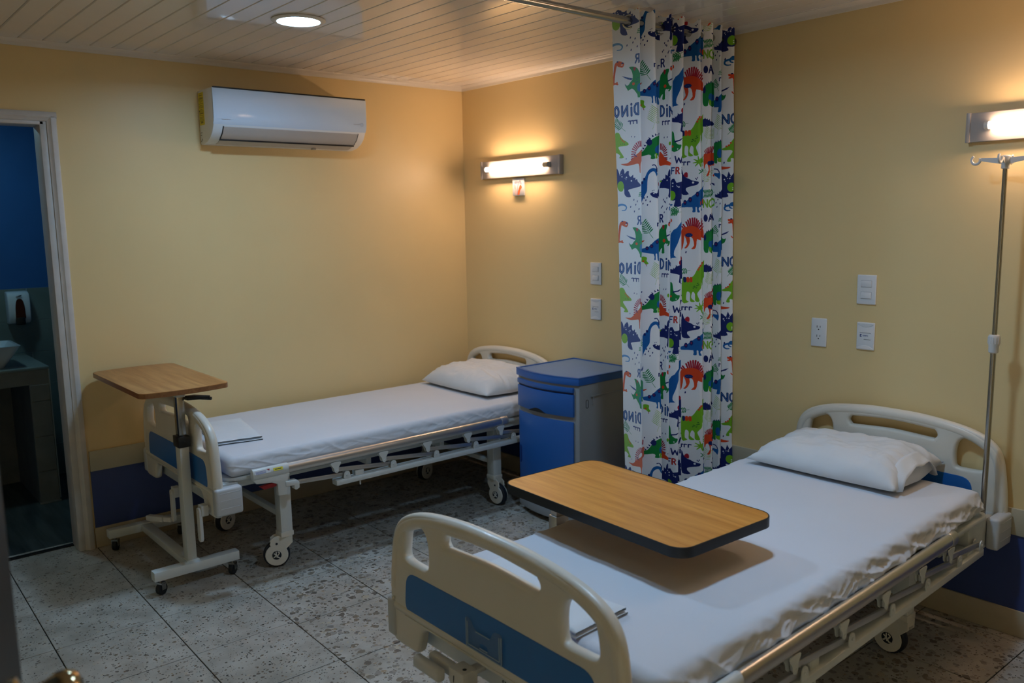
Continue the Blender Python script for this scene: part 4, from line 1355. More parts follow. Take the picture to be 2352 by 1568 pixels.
def board(bed, y, hw, front_dir, holder, dx):
    k = hw / 0.483
    right = smooth_loop([(x * k, z) for x, z in half], 3, closed=False)
    outline = right + [(-x, z) for x, z in reversed(right[1:-1])]
    hl = smooth_loop([(x * k, z) for x, z in h_left], 4)
    hr = [(-x, z) for x, z in reversed(hl)]
    hm = smooth_loop([(x * k, z) for x, z in h_mid], 4)
    mb = plate_mesh([outline, hl, hm, hr], 0.036, 0.0135, 'xz', 3)
    rim = [(p[0] * (1 - 0.021 / hw), 0.0, p[1] - 0.0205 * max(0, min(1, (p[1] - 0.62) / 0.14))) for p in outline if p[1] > 0.46]
    rim.sort(key=lambda p: math.atan2(p[2] - 0.5, p[0]))
    mb.tube(rim, 0.0222, 14, sy=1.0)
    nm = 'footboard' if front_dir < 0 else 'headboard'
    o = obj(nm, mb, M['cream'], bed, loc=(dx, y, 0), angle=50)
    weld(o)
    o.data.polygons.foreach_set('use_smooth', [True] * len(o.data.polygons))
    o.data.set_sharp_from_angle(angle=math.radians(50))
    pn = [(-0.398 * k, 0.467), (0.398 * k, 0.467), (0.384 * k, 0.598), (0.0, 0.602), (-0.384 * k, 0.598)]
    if not holder and y > 0:
        pn = [(x * 0.90, z) for x, z in pn]
    pn = round_poly(pn, 0.045)
    for s in (-1, 1):
        obj('inlay', MB().prism(pn, 'y', s * 0.0155, s * 0.0195), M['blue_board'], o, bevel=0.001, seg=1)
        if s == front_dir:
            obj('ledge', MB().prism([(-0.40 * k, 0.452), (0.40 * k, 0.452), (0.40 * k, 0.458), (-0.40 * k, 0.458)], 'y', s * 0.0155, s * 0.0205), M['cream'], o, bevel=0.001)
    if holder:
        hp = [(-0.089, 0.487), (-0.089, 0.566), (-0.086, 0.569), (-0.076, 0.567), (-0.066, 0.561), (-0.057, 0.548), (-0.046, 0.541), (0.012, 0.541), (0.018, 0.549), (0.024, 0.560), (0.032, 0.567), (0.052, 0.569), (0.059, 0.566), (0.062, 0.560), (0.062, 0.487), (0.058, 0.484), (-0.085, 0.484)]
        slot = rounded(0.034, 0.014, 0.005, 4, -0.014, 0.507)
        c = plate_mesh([hp, slot], 0.004, 0.0015, 'xz', 2)
        hl_ = obj('chart_holder', c, M['clear'], o, loc=(0, front_dir * 0.0235, 0))
        e = MB()
        lines = [((-0.081, 0.558), (-0.081, 0.494)), ((-0.081, 0.494), (0.052, 0.494)), ((0.052, 0.494), (0.052, 0.56)), ((-0.087, 0.566), (-0.087, 0.486)), ((-0.087, 0.486), (0.06, 0.486)), ((0.06, 0.486), (0.06, 0.562)), ((-0.046, 0.5405), (0.012, 0.5405)), ((-0.03, 0.5), (0.003, 0.5))]
        for a, b in lines:
            e.bar((a[0], front_dir * 0.0255, a[1]), (b[0], front_dir * 0.0255, b[1]), 0.0018, 0.002, up=(0, 1, 0))
        obj('holder_rib', e, M['clear_edge'], o)
    return o


def make_caster(leg, lx, ly, trail, axis):
    """sub-parts of a leg: tyre, two cover discs with neck, emblem"""
    t = Vector((trail[0], trail[1], 0))
    d = t.normalized()
    a = Vector((axis[0], axis[1], 0)).normalized()
    a = (a - d * a.dot(d)).normalized()
    c = Vector((lx, ly, 0)) + t
    fr = Matrix((d, Vector((0, 0, 1)), a)).transposed().to_4x4()
    fr.translation = c
    # wheel-plane drawing: x along the trail, y up, z along the axle
    tyre = MB().lathe([(0.03, -0.015), (0.055, -0.015), (0.0615, -0.010), (0.0625, 0.0), (0.0615, 0.010), (0.055, 0.015), (0.03, 0.015)], 32)
    tyre.xf(Matrix.Translation((0, 0.0625, 0)))
    obj('tyre', tyre.xf(fr), M['navy_tyre'], leg)
    L = -t.length
    ol = [(0.053 * math.cos(math.radians(g)), 0.0625 + 0.053 * math.sin(math.radians(g))) for g in range(150, 421, 15)]
    ol += [(0.030, 0.118), (0.026, 0.128), (0.028, 0.138), (0.020, 0.143), (0.012, 0.15), (L + 0.034, 0.156), (L - 0.034, 0.156), (L - 0.034, 0.118)]
    cov = MB()
    for s in (-1, 1):
        q = plate_mesh([ol], 0.008, 0.0032, 'xy', 2)
        q.xf(Matrix.Translation((0, 0, s * 0.0205)))
        cov.add(q.v, q.f)
    cov.add(*(lambda b: (b.v, b.f))(MB().box(L - 0.032, L + 0.032, 0.128, 0.154, -0.023, 0.023)))
    obj('caster_cover', cov.xf(fr), M['cream'], leg, angle=40)
    for s in (-1, 1):
        em = MB().lathe([(0.0008, s * 0.0240), (0.0215, s * 0.0240), (0.0215, s * 0.0254), (0.001, s * 0.0254)], 28)
        em.xf(Matrix.Translation((0, 0.0625, 0)))
        o = obj('emblem', em.xf(fr), M['navy_tyre'], leg)
        st = MB()
        for pth in ([(-0.004, 0.017), (-0.012, 0.010), (-0.007, 0.002), (-0.003, -0.006), (-0.010, -0.014), (-0.015, -0.012)], [(0.003, 0.019), (0.0025, 0.004), (-0.001, -0.012)], [(0.0135, 0.010), (0.004, 0.001), (0.012, -0.010), (0.015, -0.008)]):
            pp = smooth_loop([(-s * x if s < 0 else x, 0.0625 + y) for x, y in pth], 3, closed=False)
            st.tube([(x, y, s * 0.0256) for x, y in pp], 0.0028, 6)
        me = obj('emblem_strokes', st.xf(fr), M['cream'], leg)
    bolt = MB().cyl((-0.002, 0.118, 0.0235), (-0.002, 0.118, 0.0255), 0.0055, 14)
    obj('axle_bolt', bolt.xf(fr), M['navy_tyre'], leg)


def make_rail(bed, side, x0, yaw, label_stickers):
    """folded side rail: aluminium top tube, links, lower bar"""
    s = side
    prof = [(0.017 * math.cos(2 * PI * k / 20), 0.511 + 0.0245 * math.sin(2 * PI * k / 20)) for k in range(20)]
    tube = MB().prism(prof, 'y', -0.80, 0.555)
    r = obj('side_rail', tube, M['alu'], bed, loc=(s * x0, 0, 0))
    r.rotation_euler = (0, 0, yaw)
    pc = [(x * 1.1, 0.511 + (z - 0.511) * 1.08) for x, z in prof]
    obj('end_cap', MB().prism(pc, 'y', 0.55, 0.598), M['alu_dull'], r, bevel=0.003)
    obj('end_sleeve', MB().prism(pc, 'y', -0.885, -0.715), M['white_metal'], r, bevel=0.003)
    lb = obj('lower_bar', MB().box(min(-s * 0.034, s * 0.014), max(-s * 0.034, s * 0.014), -0.475, 0.86, 0.374, 0.400), M['white_metal'], r, bevel=0.003)
    hy = [-0.477, -0.213, 0.05, 0.313, 0.576]
    ly = [-0.418, -0.155, 0.108, 0.368, 0.635, 0.86]
    for k, y in enumerate(hy):
        if y > 0.55:
            y = 0.54
        pl = smooth_loop([(y - 0.024, 0.492), (y - 0.024, 0.478), (y - 0.012, 0.464), (y - 0.009, 0.447), (y + 0.003, 0.438), (y + 0.013, 0.447), (y + 0.014, 0.466), (y + 0.024, 0.48), (y + 0.024, 0.492)], 2)
        hb = MB().prism(pl, 'x', s * 0.0145, s * 0.0175).prism(pl, 'x', -s * 0.0065, -s * 0.0035)
        hb.cyl((s * 0.0165, y + 0.003, 0.451), (s * 0.0195, y + 0.003, 0.451), 0.0042, 10)
        obj('hanger', hb, M['white_metal'], r)
    for k, y in enumerate(ly[:5] + [0.835]):
        pl = smooth_loop([(y - 0.016, 0.40), (y - 0.016, 0.42), (y - 0.012, 0.432), (y, 0.437), (y + 0.012, 0.432), (y + 0.016, 0.42), (y + 0.016, 0.40)], 2)
        lg = MB().prism(pl, 'x', s * 0.010, s * 0.0135).prism(pl, 'x', -s * 0.012, -s * 0.0085)
        lg.cyl((s * 0.0135, y, 0.419), (s * 0.0165, y, 0.419), 0.005, 10)
        obj('lug', lg, M['white_metal'], r)
    st = [(-0.695, 0.437)] + [(y + 0.003, 0.452) for y in hy]
    for (y0, z0), y1 in zip(st, ly[:5] + [0.835]):
        if y0 > 0.55:
            y0 = 0.543
        obj('link', MB().bar((0.002 * s, y0, z0), (0.0, y1, 0.419), 0.009, 0.020), M['alu_dull'], r, bevel=0.002)
    # latch at the foot end
    lt = MB().prism([(-0.885, 0.488), (-0.872, 0.470), (-0.80, 0.462), (-0.772, 0.45), (-0.772, 0.395), (-0.728, 0.392), (-0.722, 0.46), (-0.71, 0.49)], 'x', -0.015, 0.016)
    obj('latch_housing', lt, M['white_metal'], r, bevel=0.004)
    obj('release_lever', MB().prism([(-0.855, 0.452), (-0.776, 0.462), (-0.776, 0.440), (-0.835, 0.436)], 'x', -0.01, 0.012), M['red'], r, bevel=0.003)
    obj('latch_hook', MB().prism([(-0.735, 0.455), (-0.680, 0.452), (-0.668, 0.44), (-0.668, 0.412), (-0.684, 0.404), (-0.694, 0.41), (-0.694, 0.428), (-0.735, 0.430)], 'x', -0.012, 0.02), M['white_metal'], r, bevel=0.003)
    bx = MB().box(-0.016 * s - 0.016, -0.016 * s + 0.016, -0.365, -0.318, 0.385, 0.424)
    bx.cyl((-0.016 * s, -0.342, 0.424), (-0.016 * s, -0.342, 0.430), 0.008, 12).cyl((0, -0.342, 0.372), (0, -0.342, 0.350), 0.004, 8)
    obj('clamp', bx, M['white_metal'], r, bevel=0.002)
    obj('clamp', MB().box(-0.06 if s > 0 else 0.0, 0.0 if s > 0 else 0.06, 0.74, 0.80, 0.378, 0.412), M['white_metal'], r, bevel=0.002)
    if label_stickers:
        rot = Matrix.Rotation(math.radians(-28), 3, 'Y')
        w = MB().box(-0.0005, 0.0005, -0.878, -0.805, -0.009, 0.009)
        yl = MB().box(-0.0005, 0.0005, -0.79, -0.745, -0.007, 0.007)
        tx = MB()
        for zz in (0.003, -0.002, -0.006):
            tx.box(0.0004, 0.0008, -0.874, -0.826, zz - 0.0009, zz + 0.0009)
        rd_ = MB().prism([(-0.822, 0.009), (-0.806, 0.009), (-0.810, 0.0)], 'x', 0.0004, 0.0008)
        yt = MB().box(0.0004, 0.0008, -0.783, -0.752, -0.002, 0.0015)
        T = Matrix.Translation((0.0176, 0, 0.522)) @ rot.to_4x4()
        for nm, q, m in (('label', w, M['paper']), ('label', yl, M['yellow']), ('label_print', tx, M['inkblue']), ('label_print', rd_, M['red']), ('label_print', yt, M['ink'])):
            obj(nm, q.xf(T), m, r)
    return r


def make_bed(label, loc, foot_dx, head_dx, foot_hw, head_hw, rail_x, rail_yaw, holder, casters, cranks, stickers):
    bed = thing('hospital_bed', label, 'bed', loc, 'hospital beds')
    fy, hy = -1.042, 1.058
    board(bed, fy, foot_hw, -1, holder, foot_dx)
    board(bed, hy, head_hw, -1, False, head_dx).name = 'headboard'
    for (y, dx, hw, d) in ((fy, foot_dx, foot_hw, 1), (hy, head_dx, head_hw, -1)):
        for s in (-1, 1):
            y0, y1 = (y - 0.024, y + 0.098) if d > 0 else (y - 0.11, y + 0.022)
            xa, xb = (s * (hw - 0.034), s * (hw + 0.012))
            bp_ = MB().box(min(xa, xb) + dx, max(xa, xb) + dx, y0, y1, 0.366, 0.489)
            b = obj('corner_bumper', bp_, M['bumper'], bed, bevel=0.012, seg=3)
            rb = MB()
            for zz in (0.40, 0.435, 0.468):
                rb.box(min(s * (hw + 0.011), s * (hw + 0.0135)) + dx, max(s * (hw + 0.011), s * (hw + 0.0135)) + dx, y0 + 0.02, y1 - 0.012, zz - 0.0015, zz + 0.0015)
            obj('bumper_rib', rb, M['bumper'], b)
    mx = (foot_dx + head_dx) / 2
    # mattress deck and frame
    dk = MB().prism(rounded(0.90, 1.965, 0.07, 5, mx, -0.005), 'z', 0.486, 0.503)
    obj('deck', dk, M['white_metal'], bed, bevel=0.004)
    fr = MB()
    for s in (-1, 1):
        fr.box(mx + s * 0.405 - 0.018, mx + s * 0.405 + 0.018, -1.0, 0.98, 0.450, 0.486)
        fr.box(mx + s * 0.415 - 0.024, mx + s * 0.415 + 0.024, 0.80, 1.012, 0.368, 0.482)
        fr.box(mx + s * 0.415 - 0.024, mx + s * 0.415 + 0.024, -1.0, -0.93, 0.368, 0.482)
    fr.box(mx - 0.42, mx + 0.42, -1.012, -0.985, 0.366, 0.450).box(mx - 0.42, mx + 0.42, 0.985, 1.012, 0.372, 0.450)
    for y in (-0.69, -0.25, 0.2, 0.62):
        fr.box(mx - 0.42, mx + 0.42, y - 0.015, y + 0.015, 0.42, 0.452)
    obj('frame', fr, M['white_metal'], bed, bevel=0.003)
    text_mesh('SMID', 0.024, 'lettering', M['ink'], bed, facing((0, -1, 0), at=(foot_dx + 0.020, -1.0126, 0.391)))
    for (lx, ly, trail, axis) in casters:
        leg = obj('leg', MB().box(lx - 0.029, lx + 0.029, ly - 0.029, ly + 0.029, 0.165, 0.452), M['white_metal'], bed, bevel=0.004)
        obj('leg_collar', MB().box(lx - 0.033, lx + 0.033, ly - 0.033, ly + 0.033, 0.150, 0.176), M['cream'], leg, bevel=0.005)
        make_caster(leg, lx, ly, trail, axis)
    for y in (casters[0][1], casters[2][1]):
        obj('crossbar', MB().box(casters[0][0], casters[1][0], y - 0.014, y + 0.014, 0.235, 0.262), M['white_metal'], bed, bevel=0.002)
    make_rail(bed, 1, rail_x, rail_yaw, stickers)
    make_rail(bed, -1, rail_x, 0.0, False)
    for c in cranks:
        if c[0] == 'down':
            x = c[1]
            k = MB().prism(rounded(0.036, 0.155, 0.016, 4, 0, -0.065), 'y', -0.010, 0.004)
            k.cyl((0, -0.013, -0.125), (0, -0.009, -0.125), 0.007, 12).cyl((0, -0.013, -0.004), (0, -0.009, -0.004), 0.006, 12)
            k.cyl((0, 0.0, 0.0), (0, 0.12, 0.0), 0.013, 14)
            k.box(-0.022, 0.022, 0.0, 0.03, -0.025, 0.022)
            cr = obj('crank', k, M['offwhite'], bed, loc=(x, -1.10, 0.385), bevel=0.002)
            if c[2]:
                obj('crank_handle', MB().bar((0.0, -0.012, -0.132), (-0.05, -0.03, -0.138), 0.022, 0.024).bar((-0.05, -0.03, -0.138), (-0.165, -0.07, -0.150), 0.03, 0.026), M['offwhite'], cr, bevel=0.005)
        else:
            x = c[1]
            k = MB().prism(rounded(0.16, 0.036, 0.012, 4, 0.03, 0), 'y', -0.012, 0.012)
            k.box(0.06, 0.125, -0.022, 0.03, -0.026, 0.022).cyl((0.09, 0.02, 0), (0.09, 0.1, 0), 0.014, 14)
            cr = obj('crank', k, M['offwhite'], bed, loc=(x, -1.085, 0.405), bevel=0.006)
            obj('crank_handle', MB().box(-0.075, 0.05, -0.05, -0.022, -0.026, 0.012), M['offwhite'], cr, bevel=0.010, seg=3)
            mkk = MB().bar((0.084, -0.0228, -0.014), (0.086, -0.0228, 0.006), 0.002, 0.001).cyl((0.105, 0.0, 0.0215), (0.105, 0.0, 0.0226), 0.006, 12)
            obj('crank_mark', mkk, M['ink'], cr)
    return bed


B1 = (0.505, -1.095, 0)
B2 = (2.91, -1.095, 0)
tv = lambda x, y, l: (x * l, y * l)
make_bed('hospital bed in the far corner with an empty wooden table over its footboard', B1, 0.035, -0.035, 0.478, 0.446, 0.488, 0.0, False,
         [(0.365, -0.69, tv(-0.41, -0.91, 0.042), (0.91, -0.41)), (-0.30, -0.69, tv(0.41, -0.91, 0.042), (0.91, 0.41)), (0.365, 0.60, tv(0.97, 0.09, 0.03), (0.09, -0.97)), (-0.30, 0.60, tv(0.3, -0.95, 0.04), (0.95, 0.3))],
         [('down', 0.075, True), ('down', 0.42, False)], True)
make_bed('nearer hospital bed with a clear chart holder on its footboard and an infusion pole', B2, -0.02, 0.025, 0.483, 0.452, 0.486, 0.030, True,
         [(0.33, -0.69, tv(-0.41, -0.91, 0.042), (0.91, -0.41)), (-0.33, -0.69, tv(-0.8, -0.6, 0.042), (0.6, -0.8)), (0.30, 0.62, tv(-1.0, 0.05, 0.042), (0.0, -1.0)), (-0.33, 0.62, tv(-0.5, -0.85, 0.042), (0.85, -0.5))],
         [('folded', -0.20)], False)


# ------------------------------------------------------------------ mattresses in fitted sheets
def mattress(name, label, loc, rz, w, l, z0, z1, seed, side_amp, top_amp, bulge):
    h = z1 - z0
    nv = 340
    r = 0.030
    prof = []          # (x, z) around the section, starting bottom left going clockwise, dense on top
    cor = []
    for cx, cz, a0 in ((-w / 2 + r, h - r, 180), (w / 2 - r, h - r, 90), (w / 2 - r, r, 0), (-w / 2 + r, r, -90)):
        for k in range(7):
            a = math.radians(a0 - 90 * k / 6)
            cor.append((cx + r * math.cos(a), cz + r * math.sin(a)))
    # resample: dense on the two visible sides, coarser on top and below
    ring = cor + [cor[0]]
    for (ax, az), (bx, bz) in zip(ring[:-1], ring[1:]):
        seg = math.hypot(bx - ax, bz - az)
        if seg < 0.02:
            m = 1
        elif abs(bz - az) > abs(bx - ax):
            m = 14
        else:
            m = 64 if az > h / 2 else 10
        for k in range(m):
            prof.append((ax + (bx - ax) * k / m, az + (bz - az) * k / m))
    P = []
    re = 0.03
    ys = []
    for k in range(nv + 1):
        ys.append(-l / 2 + re + (l - 2 * re) * k / nv)
    rowspec = [(ys[0] - re * math.sin(a), re * (1 - math.cos(a))) for a in (PI / 2, PI / 2.6, PI / 4, PI / 9)] + [(y, 0.0) for y in ys] + [(ys[-1] + re * math.sin(a), re * (1 - math.cos(a))) for a in (PI / 9, PI / 4, PI / 2.6, PI / 2)]
    rowspec = [(rowspec[0][0], 10.0)] + rowspec + [(rowspec[-1][0], 10.0)]
    for y, ins in rowspec:
        row = []
        for x, z in prof:
            if ins > 5:
                row.append((0.0, y, h / 2))
                continue
            fx = 1 - ins / (w / 2)
            fz = 1 - ins / (h / 2)
            px, pz = x * fx, h / 2 + (z - h / 2) * fz
            side = max(0.0, min(1.0, (abs(x) - (w / 2 - 0.045)) / 0.045))
            topf = 1.0 if z > h - 0.012 else 0.0
            sg_ = 1 if x > 0 else -1
            v = Vector((x * 4 + seed, y * 5.0, z * 16))
            n1 = noise.noise(v) + 0.5 * noise.noise(v * 2.3 + Vector((3, 1, 7)))
            v2 = Vector((z * 22 + y * 3.0 + seed, y * 11.0, 2.0 * sg_))
            rg = 1 - abs(noise.noise(v2)) * 2
            v3 = Vector((z * 40 - y * 8.0, y * 24.0 + seed, 5.0))
            rg2 = 1 - abs(noise.noise(v3)) * 2
            gate = 0.35 + 0.65 * max(0, noise.noise((y * 2.1 + seed, 4.0, 0.0)) + 0.45)
            zr = min(1.0, max(0.0, z / h))
            low = math.exp(-((zr - 0.34) / 0.26) ** 2)
            fold = max(0.0, 1 - abs(noise.noise((y * 7.0 + zr * 1.6 + seed, zr * 1.1, 3.0 * sg_))) * 3.2) ** 2
            fold2 = max(0.0, 1 - abs(noise.noise((y * 15.0 - zr * 2.4 + seed, zr * 1.9, 8.0 * sg_))) * 3.0) ** 2
            tuck = noise.noise((y * 4.0 + seed, zr * 3.0, 6.0 * sg_))
            px += sg_ * side * (side_amp * gate * (0.9 * fold + 0.5 * fold2 + 0.45 * rg * low + 0.5 * tuck) + (bulge + side_amp * 0.8 * gate) * low)
            if topf:
                vt = Vector((x * 3 + seed, y * 1.6, 1.0))
                diag = 1 - abs(noise.noise((x * 5.5 + y * 1.3 + seed, y * 2.2 - x * 2.0, 2.5))) * 2
                mask = max(0.0, noise.noise((x * 2 + 9, y * 1.5 + seed, 7)))
                pz += top_amp * (1.1 * noise.noise(vt) + 1.3 * max(0, diag) * mask + 0.3 * noise.noise(vt * 6)) * (1 - 0.5 * side)
                pz += side_amp * 0.30 * side * gate * (fold - fold2 * 0.5 + n1 * 0.5)
            row.append((px, y, pz))
        P.append(row)
    o = grid_obj(name, P, M['sheet'], None, closed_u=True)
    weld(o, 1e-5)
    o.location = (loc[0], loc[1], z0)
    o.rotation_euler = (0, 0, rz)
    return tag(o, label, 'mattress', 'mattresses in white sheets')


mattress('mattress', 'mattress in smooth white sheet on the corner bed', (0.512, -1.098), 0.006, 0.885, 1.945, 0.5035, 0.596, 2.0, 0.004, 0.0022, 0.004)
mattress('mattress', 'mattress in white sheet with crumpled side on the nearer bed with the chart holder', (2.928, -1.125), 0.028, 0.872, 1.915, 0.5035, 0.592, 11.0, 0.016, 0.005, 0.003)


# ------------------------------------------------------------------ pillows
def pillow(label, loc, rz, w, d, h, seed, ears, lean=0.0, sag=0.0, asym=0.0, pu=3.2, pv=3.0):
    n1, n2 = 72, 48
    P = []
    for side in (1, -1):
        rng = range(n1 + 1) if side > 0 else range(n1 + 1)
        rows = []
        for i in rng:
            u = -1 + 2 * i / n1
            row = []
            for j in range(n2 + 1):
                v = -1 + 2 * j / n2
                e = (max(0, 1 - abs(u) ** pu) ** 0.55) * (max(0, 1 - abs(v) ** pv) ** 0.58)
                ear = abs(u * v) ** 6
                x = u * w / 2 * (1 + 0.06 * ear * ears) * (1 - 0.05 * (1 - abs(u)) * 0) * (1 - 0.035 * (1 - v * v) * 0 - 0.04 * (1 - abs(v)) * (abs(u) ** 6) * -1)
                y = v * d / 2 * (1 + 0.08 * ear * ears - 0.05 * (1 - u * u) * (abs(v) ** 6) * -1)
                t = e * h
                q = Vector((u * 3.2 + seed, v * 2.6, side))
                wr = noise.noise(q) * 0.10 + noise.noise(q * 2.7) * 0.05
                rid = (1 - abs(noise.noise((u * 2.0 + v * 5.0 + seed, v * 1.3 - u * 1.4, side * 3.0))) * 2.4) * 0.055
                rid2 = (1 - abs(noise.noise((u * 7.0 - v * 2.0, v * 6.0 + seed, side * 7.0))) * 2.4) * 0.02
                edge = max(0.0, max(abs(u), abs(v)) - 0.55) / 0.45
                hgt = t * (1 + wr + asym * u) + h * (rid * (0.4 + edge) + rid2) * min(1, e * 2.5)
                if side > 0:
                    z = 0.16 * h * (1 - e) * (0.7 + ears * 0.25 * ear) + hgt * 0.92
                else:
                    z = 0.16 * h * (1 - e) * (0.7 + ears * 0.25 * ear) - 0.008 * e * 0
                z += lean * max(0, v) ** 2 * h
                z -= sag * h * (1 - abs(u)) * max(0, 1 - (v + 0.2) ** 2) * (1 if side > 0 else 0)
                row.append((x, y, max(0.0, z)))
            rows.append(row)
        P.append(rows)
    vs, fs = [], []
    for k, rows in enumerate(P):
        b = len(vs)
        vs += [p for r in rows for p in r]
        m = n2 + 1
        for i in range(n1):
            for j in range(n2):
                f = (b + i * m + j, b + (i + 1) * m + j, b + (i + 1) * m + j + 1, b + i * m + j + 1)
                fs.append(f if k == 0 else tuple(reversed(f)))
    me = bpy.data.meshes.new('pillow')
    me.from_pydata(vs, [], fs)
    me.polygons.foreach_set('use_smooth', [True] * len(me.polygons))
    me.materials.append(M['sheet2'])
    o = bpy.data.objects.new('pillow', me)
    COL.objects.link(o)
    weld(o, 5e-4)
    o.data.polygons.foreach_set('use_smooth', [True] * len(o.data.polygons))
    o.location = loc
    o.rotation_euler = (0, 0, rz)
    return tag(o, label, 'pillow', 'pillows at the bed heads')


pillow('plump white pillow on the corner bed beside the blue cabinet', (0.475, -0.275, 0.601), -0.02, 0.66, 0.40, 0.142, 1.3, 0.6, 0.35, pu=4.2, pv=3.4)
p2 = pillow('white pillow with folded case end on the bed near the infusion pole', (2.850, -0.280, 0.598), 0.02, 0.585, 0.385, 0.122, 6.4, 1.2, 0.22, asym=0.10, pu=6.5, pv=4.2)
# loose open end of the pillowcase
fl = []
for i in range(15):
    a = -1 + 2 * i / 14
    row = []
    for j in range(7):
        t = j / 6
        prof_h = 0.104 * (1 - abs(a) ** 3.0) ** 0.6
        row.append((0.262 + 0.055 * t, a * 0.165 * (1 - 0.08 * t) - 0.012 * t, 0.006 + prof_h * (1 - 0.30 * t) + 0.006 * math.sin(a * 9 + t * 4) * t))
    fl.append(row)
grid_obj('pillowcase_end', fl, M['sheet2'], p2, solid=0.003)


# ------------------------------------------------------------------ folded cloths at the bed feet
def folded(label, loc, rz, w, d, layers, seed):
    mbs = []
    t = thing('folded_cloth', label, 'cloth', loc, 'folded cloths at the bed feet', rz)
    z = 0.0
    for k in range(layers):
        th = 0.012
        ww, dd = w * (1 - 0.02 * k + 0.015 * math.sin(seed + k)), d * (1 - 0.03 * k)
        nx, ny = 40, 24
        P = []
        ring = []
        # closed section: bottom and top sheet with a rounded fold on the long front edge
        for i in range(nx + 1):
            x = -ww / 2 + ww * i / nx
            row = []
            for j in range(ny + 1):
                y = -dd / 2 + dd * j / ny
                bz = 0.0022 * noise.noise((x * 9 + seed, y * 9, k * 3.0)) + 0.0012 * noise.noise((x * 25, y * 25 + seed, k * 5.0))
                ed = min(1.0, (ny - j) / 3.0, j / 2.0, i / 2.0, (nx - i) / 2.0)
                row.append((x, y + 0.004 * noise.noise((x * 6, k * 2.0, seed)), z + th * (0.55 + 0.45 * math.sqrt(max(0, ed))) + bz + 0.003 * abs(noise.noise((x * 7 + k, seed, 0)))))
            low = [(p[0], p[1], z + th * 0.12) for p in reversed(row)]
            P.append(row + low)
        o = grid_obj('fold', P, M['towel'], t, closed_u=True)
        z += th * 0.98
    return t


folded('folded white cloth lying at the foot of the corner bed', (0.515, -1.885, 0.5975), -0.17, 0.45, 0.22, 2, 1.0)
folded('folded white cloths behind the footboard with the chart holder', (2.885, -1.985, 0.594), 0.05, 0.49, 0.20, 2, 5.0)


# ================================================================== overbed tables
def small_caster(t, x, y, r, yaw):
    w = MB().cyl((-0.011, 0, r), (0.011, 0, r), r, 20)
    rot = Matrix.Translation((x, y, 0)) @ Matrix.Rotation(yaw, 4, 'Z')
    c = obj('caster', w.xf(rot), M['rubber'], t, bevel=0.004)
    f = MB().box(-0.016, 0.016, -0.014, 0.012, r * 2 - 0.004, r * 2 + 0.004).box(-0.016, -0.013, -0.012, 0.012, r * 0.9, r * 2).box(0.013, 0.016, -0.012, 0.012, r * 0.9, r * 2)
    f.cyl((0, -0.003, r * 2), (0, -0.003, r * 2 + 0.02), 0.006, 10)
    obj('fork', f.xf(rot), M['steel'], c)


def bow_top(w, d, bow, r):
    pts = []
    n = 10
    hw, hd = w / 2, d / 2
    right = [(hw + bow * (1 - (2 * k / n - 1) ** 2), -hd + r + (d - 2 * r) * k / n) for k in range(n + 1)]
    c1 = [(hw - r + r * math.cos(math.radians(a)), hd - r + r * math.sin(math.radians(a))) for a in range(15, 91, 15)]
    c0 = [(hw - r + r * math.cos(math.radians(a)), -hd + r + r * math.sin(math.radians(a))) for a in range(-90, 0, 15)]
    half_ = c0 + right + c1
    return half_ + [(-x, -y) for x, y in half_]


t1 = thing('overbed_table', 'white framed overbed table with light beech top standing at the corner bed foot', 'table', (0.42, -2.172, 0))
tp1 = bow_top(0.765, 0.392, 0.018, 0.035)
o = obj('tabletop', MB().prism(tp1, 'z', 0.884, 0.907), M['beech'], t1, bevel=0.002)
ebm = MB()
n = len(tp1)
ebm.v = [(x * 1.002, y * 1.002, 0.8835) for x, y in tp1] + [(x * 1.002, y * 1.002, 0.9045) for x, y in tp1]
ebm.f = [(k, (k + 1) % n, n + (k + 1) % n, n + k) for k in range(n)]
obj('edge_band', ebm, M['beech_edge'], o)
cx, cy = 0.335, -0.022
obj('column', MB().box(cx - 0.030, cx + 0.030, cy - 0.021, cy + 0.021, 0.112, 0.648), M['white_metal'], t1, bevel=0.006)
obj('collar', MB().box(cx - 0.036, cx + 0.036, cy - 0.026, cy + 0.026, 0.640, 0.688).cyl((cx + 0.036, cy, 0.664), (cx + 0.038, cy, 0.664), 0.005, 10), M['black'], t1, bevel=0.003)
obj('inner_column', MB().box(cx - 0.024, cx + 0.024, cy - 0.0165, cy + 0.0165, 0.688, 0.872), M['steel'], t1, bevel=0.004)
obj('top_bracket', MB().box(cx - 0.30, cx + 0.03, cy - 0.02, cy + 0.02, 0.866, 0.884), M['white_metal'], t1, bevel=0.003)
lv_ = [(cx + 0.0, cy + 0.01), (cx + 0.05, cy + 0.02), (cx + 0.085, cy + 0.10), (cx + 0.075, cy + 0.115), (cx + 0.005, cy + 0.07)]
obj('lever', MB().prism(lv_, 'z', 0.852, 0.866).cyl((cx + 0.015, cy + 0.065, 0.853), (cx + 0.085, cy + 0.115, 0.853), 0.008, 12), M['black'], t1, bevel=0.003)
for x in (0.375, -0.315):
    obj('base_bar', MB().box(x - 0.025, x + 0.025, -0.203, 0.182, 0.070, 0.113), M['white_metal'], t1, bevel=0.004)
    for y in (-0.17, 0.155):
        small_caster(t1, x, y, 0.027, {(0.375, -0.17): 0.5, (0.375, 0.155): 0.7}.get((x, y), 0.9))
obj('crossbar', MB().box(-0.29, 0.35, cy - 0.025, cy + 0.025, 0.074, 0.108), M['white_metal'], t1, bevel=0.003)
obj('foot_plate', MB().box(cx - 0.038, cx + 0.038, cy - 0.028, cy + 0.028, 0.113, 0.117), M['white_metal'], t1, bevel=0.001)

